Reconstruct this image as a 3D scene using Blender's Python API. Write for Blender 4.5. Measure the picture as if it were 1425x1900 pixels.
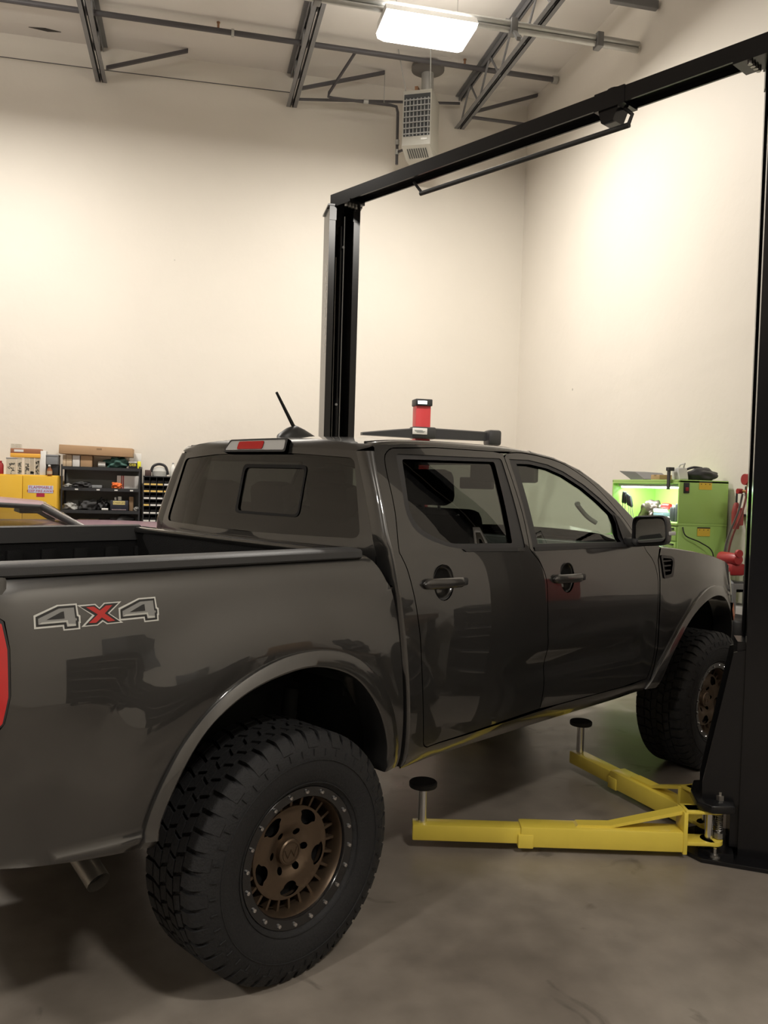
import bpy, bmesh, math, random
from mathutils import Vector, Matrix
from mathutils.geometry import delaunay_2d_cdt
random.seed(7)
for _o in list(bpy.data.objects): bpy.data.objects.remove(_o)
SC = bpy.context.scene
COL = SC.collection
PI = math.pi
# ------------------------------------------------------------------ camera
cam_d = bpy.data.cameras.new('camera'); cam = bpy.data.objects.new('camera', cam_d); COL.objects.link(cam)
cam_d.sensor_fit = 'AUTO'; cam_d.sensor_width = 36.0; cam_d.lens = 1554.3 * 36 / 1900
cam_d.clip_start = .05; cam_d.clip_end = 100
_yaw, _pit, _rol = math.radians(76.9155), math.radians(-1.8465), math.radians(1.6666)
_fw = Vector((math.cos(_yaw) * math.cos(_pit), math.sin(_yaw) * math.cos(_pit), math.sin(_pit)))
_r = Vector((math.sin(_yaw), -math.cos(_yaw), 0)); _u = _r.cross(_fw)
_r2 = _r * math.cos(_rol) + _u * math.sin(_rol); _u2 = _u * math.cos(_rol) - _r * math.sin(_rol)
_m = Matrix((_r2, _u2, -_fw)).transposed().to_4x4(); _m.translation = (0.110, -3.535, 1.668)
cam.matrix_world = _m
SC.camera = cam
# ------------------------------------------------------------------ world, exposure, light levels
W = bpy.data.worlds.new('world'); SC.world = W; W.use_nodes = True
W.node_tree.nodes['Background'].inputs[0].default_value = (.75, .78, .8, 1)
W.node_tree.nodes['Background'].inputs[1].default_value = .15
SC.view_settings.view_transform = 'Standard'; SC.view_settings.look = 'None'
SC.view_settings.gamma = 1; SC.view_settings.exposure = 0.12
SC.view_settings.use_curve_mapping = False
LAMP_W = 178.0                      # watts of every ceiling fixture
LAMP_COL = (1.0, .945, .865)
LAMPS = [(2.20, 4.27, 6.0), (-2.25, 4.5, 6.0), (2.20, -5.0, 6.0), (-4.4, -5.0, 6.0)]
# ------------------------------------------------------------------ materials
MATS = {}
def mat(name, col, rough=.5, metal=0., coat=0., spec=.5, noise=0., nscale=8., bump=0., bscale=40., emit=0., coat_r=.03, flake=0.):
    if name in MATS: return MATS[name]
    m = bpy.data.materials.new(name); m.use_nodes = True; MATS[name] = m
    nt = m.node_tree; b = nt.nodes['Principled BSDF']
    b.inputs['Base Color'].default_value = (*col, 1); b.inputs['Roughness'].default_value = rough
    b.inputs['Metallic'].default_value = metal; b.inputs['Specular IOR Level'].default_value = spec
    b.inputs['Coat Weight'].default_value = coat; b.inputs['Coat Roughness'].default_value = coat_r
    if emit:
        b.inputs['Emission Color'].default_value = (*col, 1); b.inputs['Emission Strength'].default_value = emit
    if noise or bump or flake:
        tc = nt.nodes.new('ShaderNodeTexCoord')
    if noise:
        n = nt.nodes.new('ShaderNodeTexNoise'); n.inputs['Scale'].default_value = nscale; n.inputs['Detail'].default_value = 6
        nt.links.new(tc.outputs['Object'], n.inputs['Vector'])
        mx = nt.nodes.new('ShaderNodeMix'); mx.data_type = 'RGBA'
        mx.inputs[6].default_value = (*[c * (1 - noise) for c in col], 1); mx.inputs[7].default_value = (*[min(1, c * (1 + noise)) for c in col], 1)
        nt.links.new(n.outputs['Fac'], mx.inputs[0]); nt.links.new(mx.outputs[2], b.inputs['Base Color'])
    if bump:
        n2 = nt.nodes.new('ShaderNodeTexNoise'); n2.inputs['Scale'].default_value = bscale; n2.inputs['Detail'].default_value = 4
        nt.links.new(tc.outputs['Object'], n2.inputs['Vector'])
        bp = nt.nodes.new('ShaderNodeBump'); bp.inputs['Strength'].default_value = bump; bp.inputs['Distance'].default_value = .01
        nt.links.new(n2.outputs['Fac'], bp.inputs['Height']); nt.links.new(bp.outputs['Normal'], b.inputs['Normal'])
    return m
def glass(name, tint, refl=1.0, rough=0.0):
    if name in MATS: return MATS[name]
    m = bpy.data.materials.new(name); m.use_nodes = True; MATS[name] = m
    nt = m.node_tree; nt.nodes.clear()
    o = nt.nodes.new('ShaderNodeOutputMaterial'); t = nt.nodes.new('ShaderNodeBsdfTransparent'); g = nt.nodes.new('ShaderNodeBsdfGlossy')
    mx = nt.nodes.new('ShaderNodeMixShader'); lw = nt.nodes.new('ShaderNodeLayerWeight'); lw.inputs[0].default_value = .5
    pw = nt.nodes.new('ShaderNodeMath'); pw.operation = 'POWER'; pw.inputs[1].default_value = 4.5; ma = nt.nodes.new('ShaderNodeMath'); ma.operation = 'MULTIPLY_ADD'; ma.inputs[1].default_value = .92; ma.inputs[2].default_value = .075
    t.inputs[0].default_value = (*tint, 1); g.inputs[0].default_value = (refl, refl, refl, 1); g.inputs[1].default_value = rough
    nt.links.new(lw.outputs['Facing'], pw.inputs[0]); nt.links.new(pw.outputs[0], ma.inputs[0]); nt.links.new(ma.outputs[0], mx.inputs[0])
    nt.links.new(t.outputs[0], mx.inputs[1]); nt.links.new(g.outputs[0], mx.inputs[2])
    nt.links.new(mx.outputs[0], o.inputs[0]); return m
chrome = mat('bright_steel', (.75, .75, .76), .22, 1.)
steel = mat('dull_steel', (.42, .41, .39), .38, 1.)
# ------------------------------------------------------------------ mesh helpers
def sub(a, b): return (a[0] - b[0], a[1] - b[1], a[2] - b[2])
class MB:
    def __init__(s): s.v = []; s.f = []; s.n = None; s.fm = []
    def add(s, vs, fs):
        o = len(s.v); s.v += [tuple(v) for v in vs]; s.f += [tuple(i + o for i in f) for f in fs]; return s
    def box(s, x0, x1, y0, y1, z0, z1, bev=0.):
        if bev <= 0:
            vs = [(x, y, z) for z in (z0, z1) for y in (y0, y1) for x in (x0, x1)]
            return s.add(vs, [(0, 2, 3, 1), (4, 5, 7, 6), (0, 1, 5, 4), (2, 6, 7, 3), (0, 4, 6, 2), (1, 3, 7, 5)])
        bm = bmesh.new(); bmesh.ops.create_cube(bm, size=1)
        for v in bm.verts: v.co = (x0 + (v.co.x + .5) * (x1 - x0), y0 + (v.co.y + .5) * (y1 - y0), z0 + (v.co.z + .5) * (z1 - z0))
        bmesh.ops.bevel(bm, geom=bm.edges[:], offset=bev, segments=2, affect='EDGES', profile=.5)
        return s.bm(bm)
    def bm(s, bm, M=None):
        bm.verts.index_update()
        vs = [tuple((M @ v.co) if M else v.co) for v in bm.verts]; fs = [tuple(v.index for v in f.verts) for f in bm.faces]; bm.free()
        return s.add(vs, fs)
    def xform(s, M):
        s.v = [tuple(M @ Vector(v)) for v in s.v]; return s
    def prism(s, poly, axis, a, b, bev=0.):
        # poly in the two other axes (order x,y,z without axis), extruded from a to b
        def P(p, c):
            l = list(p); l.insert('xyz'.index(axis), c); return tuple(l)
        n = len(poly); vs = [P(p, a) for p in poly] + [P(p, b) for p in poly]
        fs = [tuple(range(n - 1, -1, -1)), tuple(range(n, 2 * n))] + [(i, (i + 1) % n, (i + 1) % n + n, i + n) for i in range(n)]
        if bev:
            bm = bmesh.new(); V = [bm.verts.new(v) for v in vs]
            for f in fs: bm.faces.new([V[i] for i in f])
            bmesh.ops.recalc_face_normals(bm, faces=bm.faces[:])
            bmesh.ops.bevel(bm, geom=bm.edges[:], offset=bev, segments=2, affect='EDGES', profile=.5)
            return s.bm(bm)
        return s.add(vs, fs)
    def tube(s, pts, r, n=10, cap=True, closed=False):
        pts = [Vector(p) for p in pts]; m = len(pts); rs = r if isinstance(r, (list, tuple)) else [r] * m
        rings = []; up = None
        for i, p in enumerate(pts):
            if closed: t = (pts[(i + 1) % m] - pts[i - 1]).normalized()
            else: t = (pts[min(i + 1, m - 1)] - pts[max(i - 1, 0)]).normalized()
            if up is None:
                up = Vector((0, 0, 1)) if abs(t.z) < .9 else Vector((1, 0, 0))
            a = t.cross(up).normalized(); up2 = a.cross(t).normalized(); up = up2
            rings.append([p + a * math.cos(k * 2 * PI / n) * rs[i] + up2 * math.sin(k * 2 * PI / n) * rs[i] for k in range(n)])
        o = [tuple(v) for rg in rings for v in rg]; fs = []
        for i in range(m if closed else m - 1):
            j = (i + 1) % m
            for k in range(n): fs.append((i * n + k, i * n + (k + 1) % n, j * n + (k + 1) % n, j * n + k))
        if cap and not closed: fs.append(tuple(range(n - 1, -1, -1))); fs.append(tuple((m - 1) * n + k for k in range(n)))
        return s.add(o, fs)
    def lathe(s, prof, n=32, axis='z', c=(0, 0, 0), closed=False, cap=True):
        # prof: (radius, height) pairs
        vs = []; fs = []
        for (r, h) in prof:
            for k in range(n):
                a = 2 * PI * k / n; p = (r * math.cos(a), r * math.sin(a))
                q = {'z': (p[0], p[1], h), 'y': (p[0], h, p[1]), 'x': (h, p[0], p[1])}[axis]
                vs.append((q[0] + c[0], q[1] + c[1], q[2] + c[2]))
        m = len(prof)
        for i in range(m if closed else m - 1):
            j = (i + 1) % m
            for k in range(n): fs.append((i * n + k, i * n + (k + 1) % n, j * n + (k + 1) % n, j * n + k))
        if not closed and cap:
            if prof[0][0] > 1e-6: fs.append(tuple(range(n - 1, -1, -1)))
            if prof[-1][0] > 1e-6: fs.append(tuple((m - 1) * n + k for k in range(n)))
        return s.add(vs, fs)
    def cyl(s, c, r, h0, h1, n=24, axis='z'): return s.lathe([(r, h0), (r, h1)], n, axis, c)
    def grid(s, fn, nu, nv):
        vs = [fn(i / nu, j / nv) for i in range(nu + 1) for j in range(nv + 1)]
        fs = [(i * (nv + 1) + j, (i + 1) * (nv + 1) + j, (i + 1) * (nv + 1) + j + 1, i * (nv + 1) + j + 1) for i in range(nu) for j in range(nv)]
        return s.add(vs, fs)
    def build(s, name, m, parent=None, smooth=0, recalc=True, normals=None):
        me = bpy.data.meshes.new(name); me.from_pydata(s.v, [], s.f); me.update()
        if recalc:
            bm = bmesh.new(); bm.from_mesh(me); bmesh.ops.recalc_face_normals(bm, faces=bm.faces[:]); bm.to_mesh(me); bm.free()
        if smooth:
            me.shade_smooth()
            if smooth < 180: me.set_sharp_from_angle(angle=math.radians(smooth))
        if normals: me.normals_split_custom_set_from_vertices(normals)
        o = bpy.data.objects.new(name, me); COL.objects.link(o)
        if m is not None: me.materials.append(m)
        if parent is not None: o.parent = parent
        return o
def empty(name, loc=(0, 0, 0), rz=0., parent=None):
    o = bpy.data.objects.new(name, None); COL.objects.link(o); o.location = loc; o.rotation_euler = (0, 0, rz); o.empty_display_size = .1
    if parent is not None: o.parent = parent
    return o
def tag(o, label=None, cat=None, group=None, kind=None):
    if label: o['label'] = label
    if cat: o['category'] = cat
    if group: o['group'] = group
    if kind: o['kind'] = kind
    return o
def thing(name, label, cat, loc=(0, 0, 0), rz=0., group=None): return tag(empty(name, loc, rz), label, cat, group)
def copy_tree(o, parent=None):
    c = o.copy(); COL.objects.link(c); c.parent = parent
    for ch in list(o.children): copy_tree(ch, c)
    return c
def share(o, parent, M=None):
    c = o.copy(); COL.objects.link(c); c.parent = parent
    if M is not None: c.matrix_local = M
    return c
def lerp(a, b, t): return a + (b - a) * t
def interp(tab, x):
    if x <= tab[0][0]: return tab[0][1]
    for (x0, y0), (x1, y1) in zip(tab, tab[1:]):
        if x <= x1: return y0 + (y1 - y0) * (x - x0) / (x1 - x0)
    return tab[-1][1]
class Spl:
    # monotone-ish cubic (Catmull-Rom tangents) through table points
    def __init__(s, tab):
        s.t = tab; n = len(tab); s.m = []
        for i in range(n):
            a = tab[max(i - 1, 0)]; b = tab[min(i + 1, n - 1)]; d = [(tab[j + 1][1] - tab[j][1]) / (tab[j + 1][0] - tab[j][0]) for j in (max(i - 1, 0), min(i, n - 2))]
            s.m.append(0 if d[0] * d[1] < 0 else (2 * d[0] * d[1] / (d[0] + d[1]) if d[0] + d[1] else 0))
    def __call__(s, x):
        t = s.t
        if x <= t[0][0]: return t[0][1] + s.m[0] * (x - t[0][0])
        if x >= t[-1][0]: return t[-1][1] + s.m[-1] * (x - t[-1][0])
        i = 0
        while t[i + 1][0] < x: i += 1
        h = t[i + 1][0] - t[i][0]; u = (x - t[i][0]) / h
        return ((1 + 2 * u) * (1 - u) ** 2 * t[i][1] + u * (1 - u) ** 2 * h * s.m[i] + u * u * (3 - 2 * u) * t[i + 1][1] + u * u * (u - 1) * h * s.m[i + 1])
def catmull(pts, per=8, closed=False):
    out = []; n = len(pts)
    rng = n if closed else n - 1
    for i in range(rng):
        p0 = pts[(i - 1) % n] if closed or i > 0 else pts[0]; p1 = pts[i]; p2 = pts[(i + 1) % n]
        p3 = pts[(i + 2) % n] if closed or i + 2 < n else pts[-1]
        for k in range(per):
            t = k / per
            out.append(tuple(.5 * (2 * b + (c - a) * t + (2 * a - 5 * b + 4 * c - d) * t * t + (3 * b - a - 3 * c + d) * t ** 3) for a, b, c, d in zip(p0, p1, p2, p3)))
    if not closed: out.append(tuple(pts[-1]))
    return out
def resample(pts, step):
    out = [pts[0]]
    for a, b in zip(pts, pts[1:]):
        L = math.dist(a, b); k = max(1, int(math.ceil(L / step)))
        for i in range(1, k + 1): out.append(tuple(a[j] + (b[j] - a[j]) * i / k for j in range(len(a))))
    return out
def inpoly(x, y, poly):
    r = False; j = len(poly) - 1
    for i in range(len(poly)):
        xi, yi = poly[i]; xj, yj = poly[j]
        if (yi > y) != (yj > y) and x < (xj - xi) * (y - yi) / (yj - yi) + xi: r = not r
        j = i
    return r
def segd2(px, py, ax, ay, bx, by):
    dx, dy = bx - ax, by - ay; L = dx * dx + dy * dy; t = 0 if L == 0 else max(0, min(1, ((px - ax) * dx + (py - ay) * dy) / L))
    return (px - ax - t * dx) ** 2 + (py - ay - t * dy) ** 2
def round_poly(poly, r, seg=5):
    # round every corner of a polygon (2d) with radius-ish r (scalar or list)
    out = []; n = len(poly)
    for i in range(n):
        rr = r[i] if isinstance(r, (list, tuple)) else r
        p = Vector(poly[i]); a = Vector(poly[i - 1]) - p; b = Vector(poly[(i + 1) % n]) - p
        if rr <= 0: out.append(tuple(p)); continue
        d = min(rr, a.length * .45, b.length * .45); A = p + a.normalized() * d; B = p + b.normalized() * d
        for k in range(seg + 1):
            t = k / seg; q = A * (1 - t) ** 2 + p * 2 * t * (1 - t) + B * t * t; out.append((q.x, q.y))
    return out
def cdt_region(outer, holes, step):
    # triangulate a 2d region with holes, with interior points on a grid
    pts = []; edges = []
    def loop(L):
        L = resample(list(L) + [L[0]], step)[:-1]; o = len(pts)
        pts.extend(L); edges.extend((o + i, o + (i + 1) % len(L)) for i in range(len(L))); return L
    O = loop(outer); H = [loop(h) for h in holes]
    nb = len(pts)
    xs = [p[0] for p in O]; ys = [p[1] for p in O]
    segs = []
    for L in [O] + H: segs += [(*L[i], *L[(i + 1) % len(L)]) for i in range(len(L))]
    # bucket segments for speed
    bk = {}
    for sg in segs:
        for ix in range(int(math.floor((min(sg[0], sg[2]) - step) / step)), int(math.floor((max(sg[0], sg[2]) + step) / step)) + 1):
            for iy in range(int(math.floor((min(sg[1], sg[3]) - step) / step)), int(math.floor((max(sg[1], sg[3]) + step) / step)) + 1):
                bk.setdefault((ix, iy), []).append(sg)
    x = min(xs) + step * .5
    while x < max(xs):
        y = min(ys) + step * .5
        while y < max(ys):
            near = bk.get((int(math.floor(x / step)), int(math.floor(y / step))), ())
            if all(segd2(x, y, *sg) > (.45 * step) ** 2 for sg in near) and inpoly(x, y, O) and not any(inpoly(x, y, h) for h in H): pts.append((x, y))
            y += step
        x += step
    V, E, F, *_ = delaunay_2d_cdt([Vector(q) for q in pts], edges, [], 0, 1e-7)
    P = [(v.x, v.y) for v in V]; out = []
    for f in F:
        cx = sum(P[i][0] for i in f) / 3; cy = sum(P[i][1] for i in f) / 3
        if inpoly(cx, cy, O) and not any(inpoly(cx, cy, h) for h in H): out.append(tuple(f))
    return P, out, [O] + H
def panel(name, outer, holes, fn, m, parent, step=.03, flange=.015, out=None, pin=None):
    """a sheet over a 2d region; fn(a,b)->3d point; analytic smooth normals; a returned edge (flange) along the borders.
    out: a 3d vector that roughly points outward. pin: thickness direction fn (a,b)->3d vector, default inward normal"""
    P, F, loops = cdt_region(outer, holes, step)
    e = 1e-3
    def nrm(a, b):
        p = Vector(fn(a, b)); da = Vector(fn(a + e, b)) - Vector(fn(a - e, b)); db = Vector(fn(a, b + e)) - Vector(fn(a, b - e))
        n = da.cross(db).normalized(); o = Vector(out) if not callable(out) else Vector(out(a, b))
        return n if n.dot(o) > 0 else -n
    vs = [tuple(fn(*q)) for q in P]; ns = [nrm(*q) for q in P]
    fs = []
    for f in F:
        a, b, c = (Vector(vs[i]) for i in f); k = (b - a).cross(c - a)
        fs.append(f if k.dot(ns[f[0]]) > 0 else f[::-1])
    mb = MB(); mb.v = vs; mb.f = fs; normals = list(ns)
    if flange:
        for L in loops:
            o = len(mb.v); n = len(L); cx = [Vector(fn(*q)) for q in L]; nn = [nrm(*q) for q in L]
            for p, k in zip(cx, nn): mb.v.append(tuple(p)); 
            for p, k in zip(cx, nn): mb.v.append(tuple(p - k * flange))
            for i in range(n):
                j = (i + 1) % n
                q = (o + i, o + j, o + n + j, o + n + i); mb.f.append(q)
            # edge normals: in-surface outward direction
            for rep in range(2):
                for i in range(n):
                    t = (cx[(i + 1) % n] - cx[i - 1]); s_ = t.cross(nn[i]); normals.append(s_.normalized() if s_.length > 1e-9 else nn[i])
    ob = mb.build(name, m, parent, smooth=180, recalc=False, normals=[tuple(k) for k in normals])
    return ob
def strip(name, A, B, Cc, m, parent, n=6, bez=True):
    """surface between curve A and curve B (lists of 3d points), bulging to control curve Cc (quadratic Bezier)"""
    mb = MB(); k = len(A)
    def f(i, t):
        a, b, c = Vector(A[i]), Vector(B[i]), Vector(Cc[i]); return tuple(a * (1 - t) ** 2 + c * 2 * t * (1 - t) + b * t * t)
    vs = [f(i, j / n) for i in range(k) for j in range(n + 1)]
    fs = [(i * (n + 1) + j, (i + 1) * (n + 1) + j, (i + 1) * (n + 1) + j + 1, i * (n + 1) + j + 1) for i in range(k - 1) for j in range(n)]
    return mb.add(vs, fs).build(name, m, parent, smooth=180)
class XF:
    """mirror-aware helper: y sign"""
    pass
# ================================================================== room shell
XW, YW, ZC = 4.405, 7.153, 6.79
XL_, YF = -9.0, -9.5
def wall_mat(name, col, sc=.8):
    m = bpy.data.materials.new(name); m.use_nodes = True; nt = m.node_tree; b = nt.nodes['Principled BSDF']; b.inputs['Roughness'].default_value = .55
    tc = nt.nodes.new('ShaderNodeTexCoord'); n = nt.nodes.new('ShaderNodeTexNoise'); n.inputs['Scale'].default_value = sc; n.inputs['Detail'].default_value = 5
    n2 = nt.nodes.new('ShaderNodeTexNoise'); n2.inputs['Scale'].default_value = 9; n2.inputs['Detail'].default_value = 8
    mx = nt.nodes.new('ShaderNodeMix'); mx.data_type = 'RGBA'; mx.inputs[6].default_value = (*[c * .94 for c in col], 1); mx.inputs[7].default_value = (*[min(1, c * 1.05) for c in col], 1)
    nt.links.new(tc.outputs['Object'], n.inputs['Vector']); nt.links.new(tc.outputs['Object'], n2.inputs['Vector']); nt.links.new(n.outputs['Fac'], mx.inputs[0]); nt.links.new(mx.outputs[2], b.inputs['Base Color'])
    bp = nt.nodes.new('ShaderNodeBump'); bp.inputs['Strength'].default_value = .12; bp.inputs['Distance'].default_value = .02
    nt.links.new(n2.outputs['Fac'], bp.inputs['Height']); nt.links.new(bp.outputs['Normal'], b.inputs['Normal'])
    # pin holes and scuffs
    v = nt.nodes.new('ShaderNodeTexVoronoi'); v.inputs['Scale'].default_value = 1.1; nt.links.new(tc.outputs['Object'], v.inputs['Vector'])
    r = nt.nodes.new('ShaderNodeMapRange'); r.inputs[1].default_value = .012; r.inputs[2].default_value = .02; r.inputs[3].default_value = .55; r.inputs[4].default_value = 1.
    nt.links.new(v.outputs['Distance'], r.inputs[0])
    m2 = nt.nodes.new('ShaderNodeMix'); m2.data_type = 'RGBA'; m2.blend_type = 'MULTIPLY'; m2.inputs[0].default_value = 1
    nt.links.new(mx.outputs[2], m2.inputs[6]); nt.links.new(r.outputs[0], m2.inputs[7]); nt.links.new(m2.outputs[2], b.inputs['Base Color'])
    return m
wmat = wall_mat('cream_wall_paint', (.77, .725, .65))
cmat = wall_mat('ceiling_board', (.76, .73, .69), .5)
def floor_mat():
    m = bpy.data.materials.new('sealed_concrete'); m.use_nodes = True; nt = m.node_tree; b = nt.nodes['Principled BSDF']
    tc = nt.nodes.new('ShaderNodeTexCoord')
    def noise(s, d=8, dist=0.):
        n = nt.nodes.new('ShaderNodeTexNoise'); n.inputs['Scale'].default_value = s; n.inputs['Detail'].default_value = d; n.inputs['Distortion'].default_value = dist; nt.links.new(tc.outputs['Object'], n.inputs['Vector']); return n
    a = noise(.9, 6, .6); c = noise(7, 10); d = noise(55, 4)
    r1 = nt.nodes.new('ShaderNodeValToRGB'); r1.color_ramp.elements[0].position = .3; r1.color_ramp.elements[0].color = (.175, .150, .126, 1); r1.color_ramp.elements[1].position = .72; r1.color_ramp.elements[1].color = (.295, .260, .222, 1)
    nt.links.new(a.outputs['Fac'], r1.inputs[0])
    mx = nt.nodes.new('ShaderNodeMix'); mx.data_type = 'RGBA'; mx.blend_type = 'OVERLAY'; mx.inputs[0].default_value = .35; nt.links.new(r1.outputs[0], mx.inputs[6]); nt.links.new(c.outputs['Fac'], mx.inputs[7])
    # dark grease spots
    r2 = nt.nodes.new('ShaderNodeMapRange'); r2.inputs[1].default_value = .66; r2.inputs[2].default_value = .72; r2.inputs[3].default_value = 1.; r2.inputs[4].default_value = .62; e = noise(3.1, 9, 1.2); nt.links.new(e.outputs['Fac'], r2.inputs[0])
    m2 = nt.nodes.new('ShaderNodeMix'); m2.data_type = 'RGBA'; m2.blend_type = 'MULTIPLY'; m2.inputs[0].default_value = 1; nt.links.new(mx.outputs[2], m2.inputs[6]); nt.links.new(r2.outputs[0], m2.inputs[7]); nt.links.new(m2.outputs[2], b.inputs['Base Color'])
    rr = nt.nodes.new('ShaderNodeMapRange'); rr.inputs[3].default_value = .22; rr.inputs[4].default_value = .48; nt.links.new(c.outputs['Fac'], rr.inputs[0]); nt.links.new(rr.outputs[0], b.inputs['Roughness'])
    bp = nt.nodes.new('ShaderNodeBump'); bp.inputs['Strength'].default_value = .08; bp.inputs['Distance'].default_value = .004; nt.links.new(d.outputs['Fac'], bp.inputs['Height']); nt.links.new(bp.outputs['Normal'], b.inputs['Normal'])
    return m
def struct(name, mb, m, parent=None):
    o = mb.build(name, m, parent); o['kind'] = 'structure'; return o
struct('floor', MB().box(XL_ - .2, XW + .2, YF - .2, YW + .2, -.2, 0), floor_mat())
struct('ceiling', MB().box(XL_ - .2, XW + .2, YF - .2, YW + .2, ZC, ZC + .15), cmat)
struct('wall_back', MB().box(XL_ - .2, XW + .2, YW, YW + .2, 0, ZC), wmat)
struct('wall_right', MB().box(XW, XW + .2, YF, YW, 0, ZC), wmat)
struct('wall_left', MB().box(XL_ - .2, XL_, YF, YW, 0, ZC), wmat)
struct('wall_front', MB().box(XL_ - .2, XW + .2, YF - .2, YF, 0, ZC), wmat)
# ------------------------------------------------------------------ ceiling fixtures
white_enam = mat('white_enamel', (.75, .75, .73), .4)
galv = mat('galvanised_steel', (.50, .50, .48), .45, .6, noise=.12, nscale=14)
dkst = mat('joist_grey_paint', (.20, .20, .205), .55, noise=.15, nscale=5); dkpipe = mat('dark_pipe_paint', (.085, .08, .085), .5)
def light_fixture(x, y, z, label):
    t = thing('ceiling_light', label, 'ceiling light', (x, y, z), 0, 'ceiling lights')
    L, D = .88, .44
    MB().prism([(-D / 2, 0), (-D / 2 + .05, .075), (D / 2 - .05, .075), (D / 2, 0)], 'x', -L / 2, L / 2).build('housing', white_enam, t)
    lens = MB().add([(x, y, z) for z, k in ((0., 1.), (-.05, .97), (-.085, .84)) for x, y in ((-L / 2 * k, -D / 2 * k), (L / 2 * k, -D / 2 * k), (L / 2 * k, D / 2 * k), (-L / 2 * k, D / 2 * k))], [(0, 1, 5, 4), (1, 2, 6, 5), (2, 3, 7, 6), (3, 0, 4, 7), (4, 5, 9, 8), (5, 6, 10, 9), (6, 7, 11, 10), (7, 4, 8, 11), (8, 9, 10, 11)]).build('diffuser', mat('lit_diffuser', (1., .97, .92), .5, emit=5.0), t)
    ld = bpy.data.lights.new('lamp', 'AREA'); ld.shape = 'RECTANGLE'; ld.size = L * .8; ld.size_y = D * .8; ld.energy = LAMP_W; ld.color = LAMP_COL; ld.spread = math.radians(180)
    lo = bpy.data.objects.new('lamp', ld); COL.objects.link(lo); lo.parent = t; lo.location = (0, 0, -.09)
    lu = bpy.data.lights.new('uplight', 'AREA'); lu.shape = 'RECTANGLE'; lu.size = L - .1; lu.size_y = D - .14; lu.energy = LAMP_W * .21; lu.color = LAMP_COL
    ou = bpy.data.objects.new('uplight', lu); COL.objects.link(ou); ou.parent = t; ou.location = (0, 0, .085); ou.rotation_euler = (PI, 0, 0)
    for sx in (-.3, .3): MB().tube([(sx, 0, .07), (sx, 0, ZC - z)], .004, 6).build('hanger_rod', steel, t)
    return t
for i, (x, y, z) in enumerate(LAMPS): light_fixture(x, y, z, 'glowing white high bay fixture hung beside the galvanised conduit' if i == 0 else 'high bay ceiling light fixture elsewhere in the workshop')
# ================================================================== the pickup truck (local frame: x forward, y left, z up, rear axle at 0)
TR = math.radians(31.9)
paint = mat('charcoal_paint', (.055, .054, .053), .36, .8, 1.0, .5, coat_r=.008); paint.node_tree.nodes['Principled BSDF'].inputs['Coat IOR'].default_value = 1.75
plast = mat('black_plastic', (.018, .018, .019), .45)
trimb = mat('dark_trim', (.03, .03, .032), .4)
black = mat('matte_black', (.008, .008, .008), .8)
rubber = mat('tyre_rubber', (.009, .009, .010), .75, bump=.25, bscale=120)
bronze = mat('bronze_rim', (.14, .10, .068), .40, .75)
glossb = mat('gloss_black_ring', (.01, .01, .011), .2, 0, .6)
tint_r = glass('privacy_glass', (.16, .17, .16)); tint_f = glass('front_glass', (.62, .70, .62)); tint_b = glass('rear_window_glass', (.10, .105, .10))
redl = mat('red_lens', (.55, .012, .015), .12, 0, 1.); clearl = mat('clear_lens', (.55, .55, .54), .3, 0, .3)
liner = mat('bed_liner', (.006, .006, .0065), .75, 0, 0, .25, bump=.3, bscale=200)
cabin = mat('cabin_black', (.02, .02, .021), .75); cabing = mat('cabin_grey', (.30, .30, .28), .8)
truck = thing('pickup_truck', 'dark grey four-door pickup truck with bronze wheels and off-road tyres', 'pickup truck', (0, 0, 0), TR)
_base = Spl([(.54, .80), (.57, .835), (.60, .866), (.65, .884), (.75, .893), (.9, .899), (1.05, .901), (1.15, .897), (1.25, .890), (1.33, .880), (1.38, .871), (1.41, .863), (1.43, .857), (1.47, .842), (1.6, .790), (1.7, .745), (1.8, .697), (1.86, .668)])
_bedz = Spl([(.54, .80), (.57, .835), (.60, .866), (.65, .884), (.75, .893), (.9, .900), (1.03, .901), (1.13, .896), (1.22, .887), (1.29, .877), (1.345, .865), (1.385, .848), (1.405, .832), (1.416, .815)])
_plan = Spl([(-1.25, -.10), (-1.05, -.032), (-.9, -.008), (-.6, 0), (2.6, 0), (2.9, -.004), (3.2, -.018), (3.5, -.055), (3.7, -.105), (3.9, -.19), (4.05, -.30)])
def sst(a, b, x):
    t = max(0., min(1., (x - a) / (b - a))); return t * t * (3 - 2 * t)
def bulge(x, z, cx, cz, R, w, h):
    d = math.hypot(x - cx, (z - cz)); return h * (1 - sst(R, R + w, d)) if d > R - .3 else h
def Wd(x, z):
    y = (_bedz(z) if x < .44 else _base(z)) + _plan(x) * (1 if z < 1.4 else 1 - .5 * sst(1.4, 1.5, z))
    if z < 1.32:
        y += bulge(x, z, -.04, .55, .56, .26, .022) * sst(1.36, 1.2, z) + bulge(x, z, 3.2, .55, .57, .28, .024) * sst(1.32, 1.15, z)
        if 1.0 < x < 2.5:
            k = sst(1.0, 1.5, x) * (1 - sst(2.28, 2.40, x)); y -= .013 * k * math.exp(-((z - .86) / .055) ** 2); y += .006 * k * math.exp(-((z - .96) / .05) ** 2)
    if x < .44 and z < .70: y += .013 * math.exp(-((z - .628) / .018) ** 2)
    if z > 1.42 and x > 1.7: y -= .03 * sst(1.7, 2.6, x)
    return y
def side(sg): return lambda x, z: (x, sg * Wd(x, z), z)
def sgn_out(sg): return (0, sg, .05)
RA_out = catmull([(-.571, .600), (-.566, .665), (-.524, .775), (-.440, .905), (-.309, 1.015), (-.147, 1.085), (.02, 1.108), (.19, 1.080), (.335, .990), (.430, .850), (.476, .70), (.478, .610)], 6)
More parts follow.
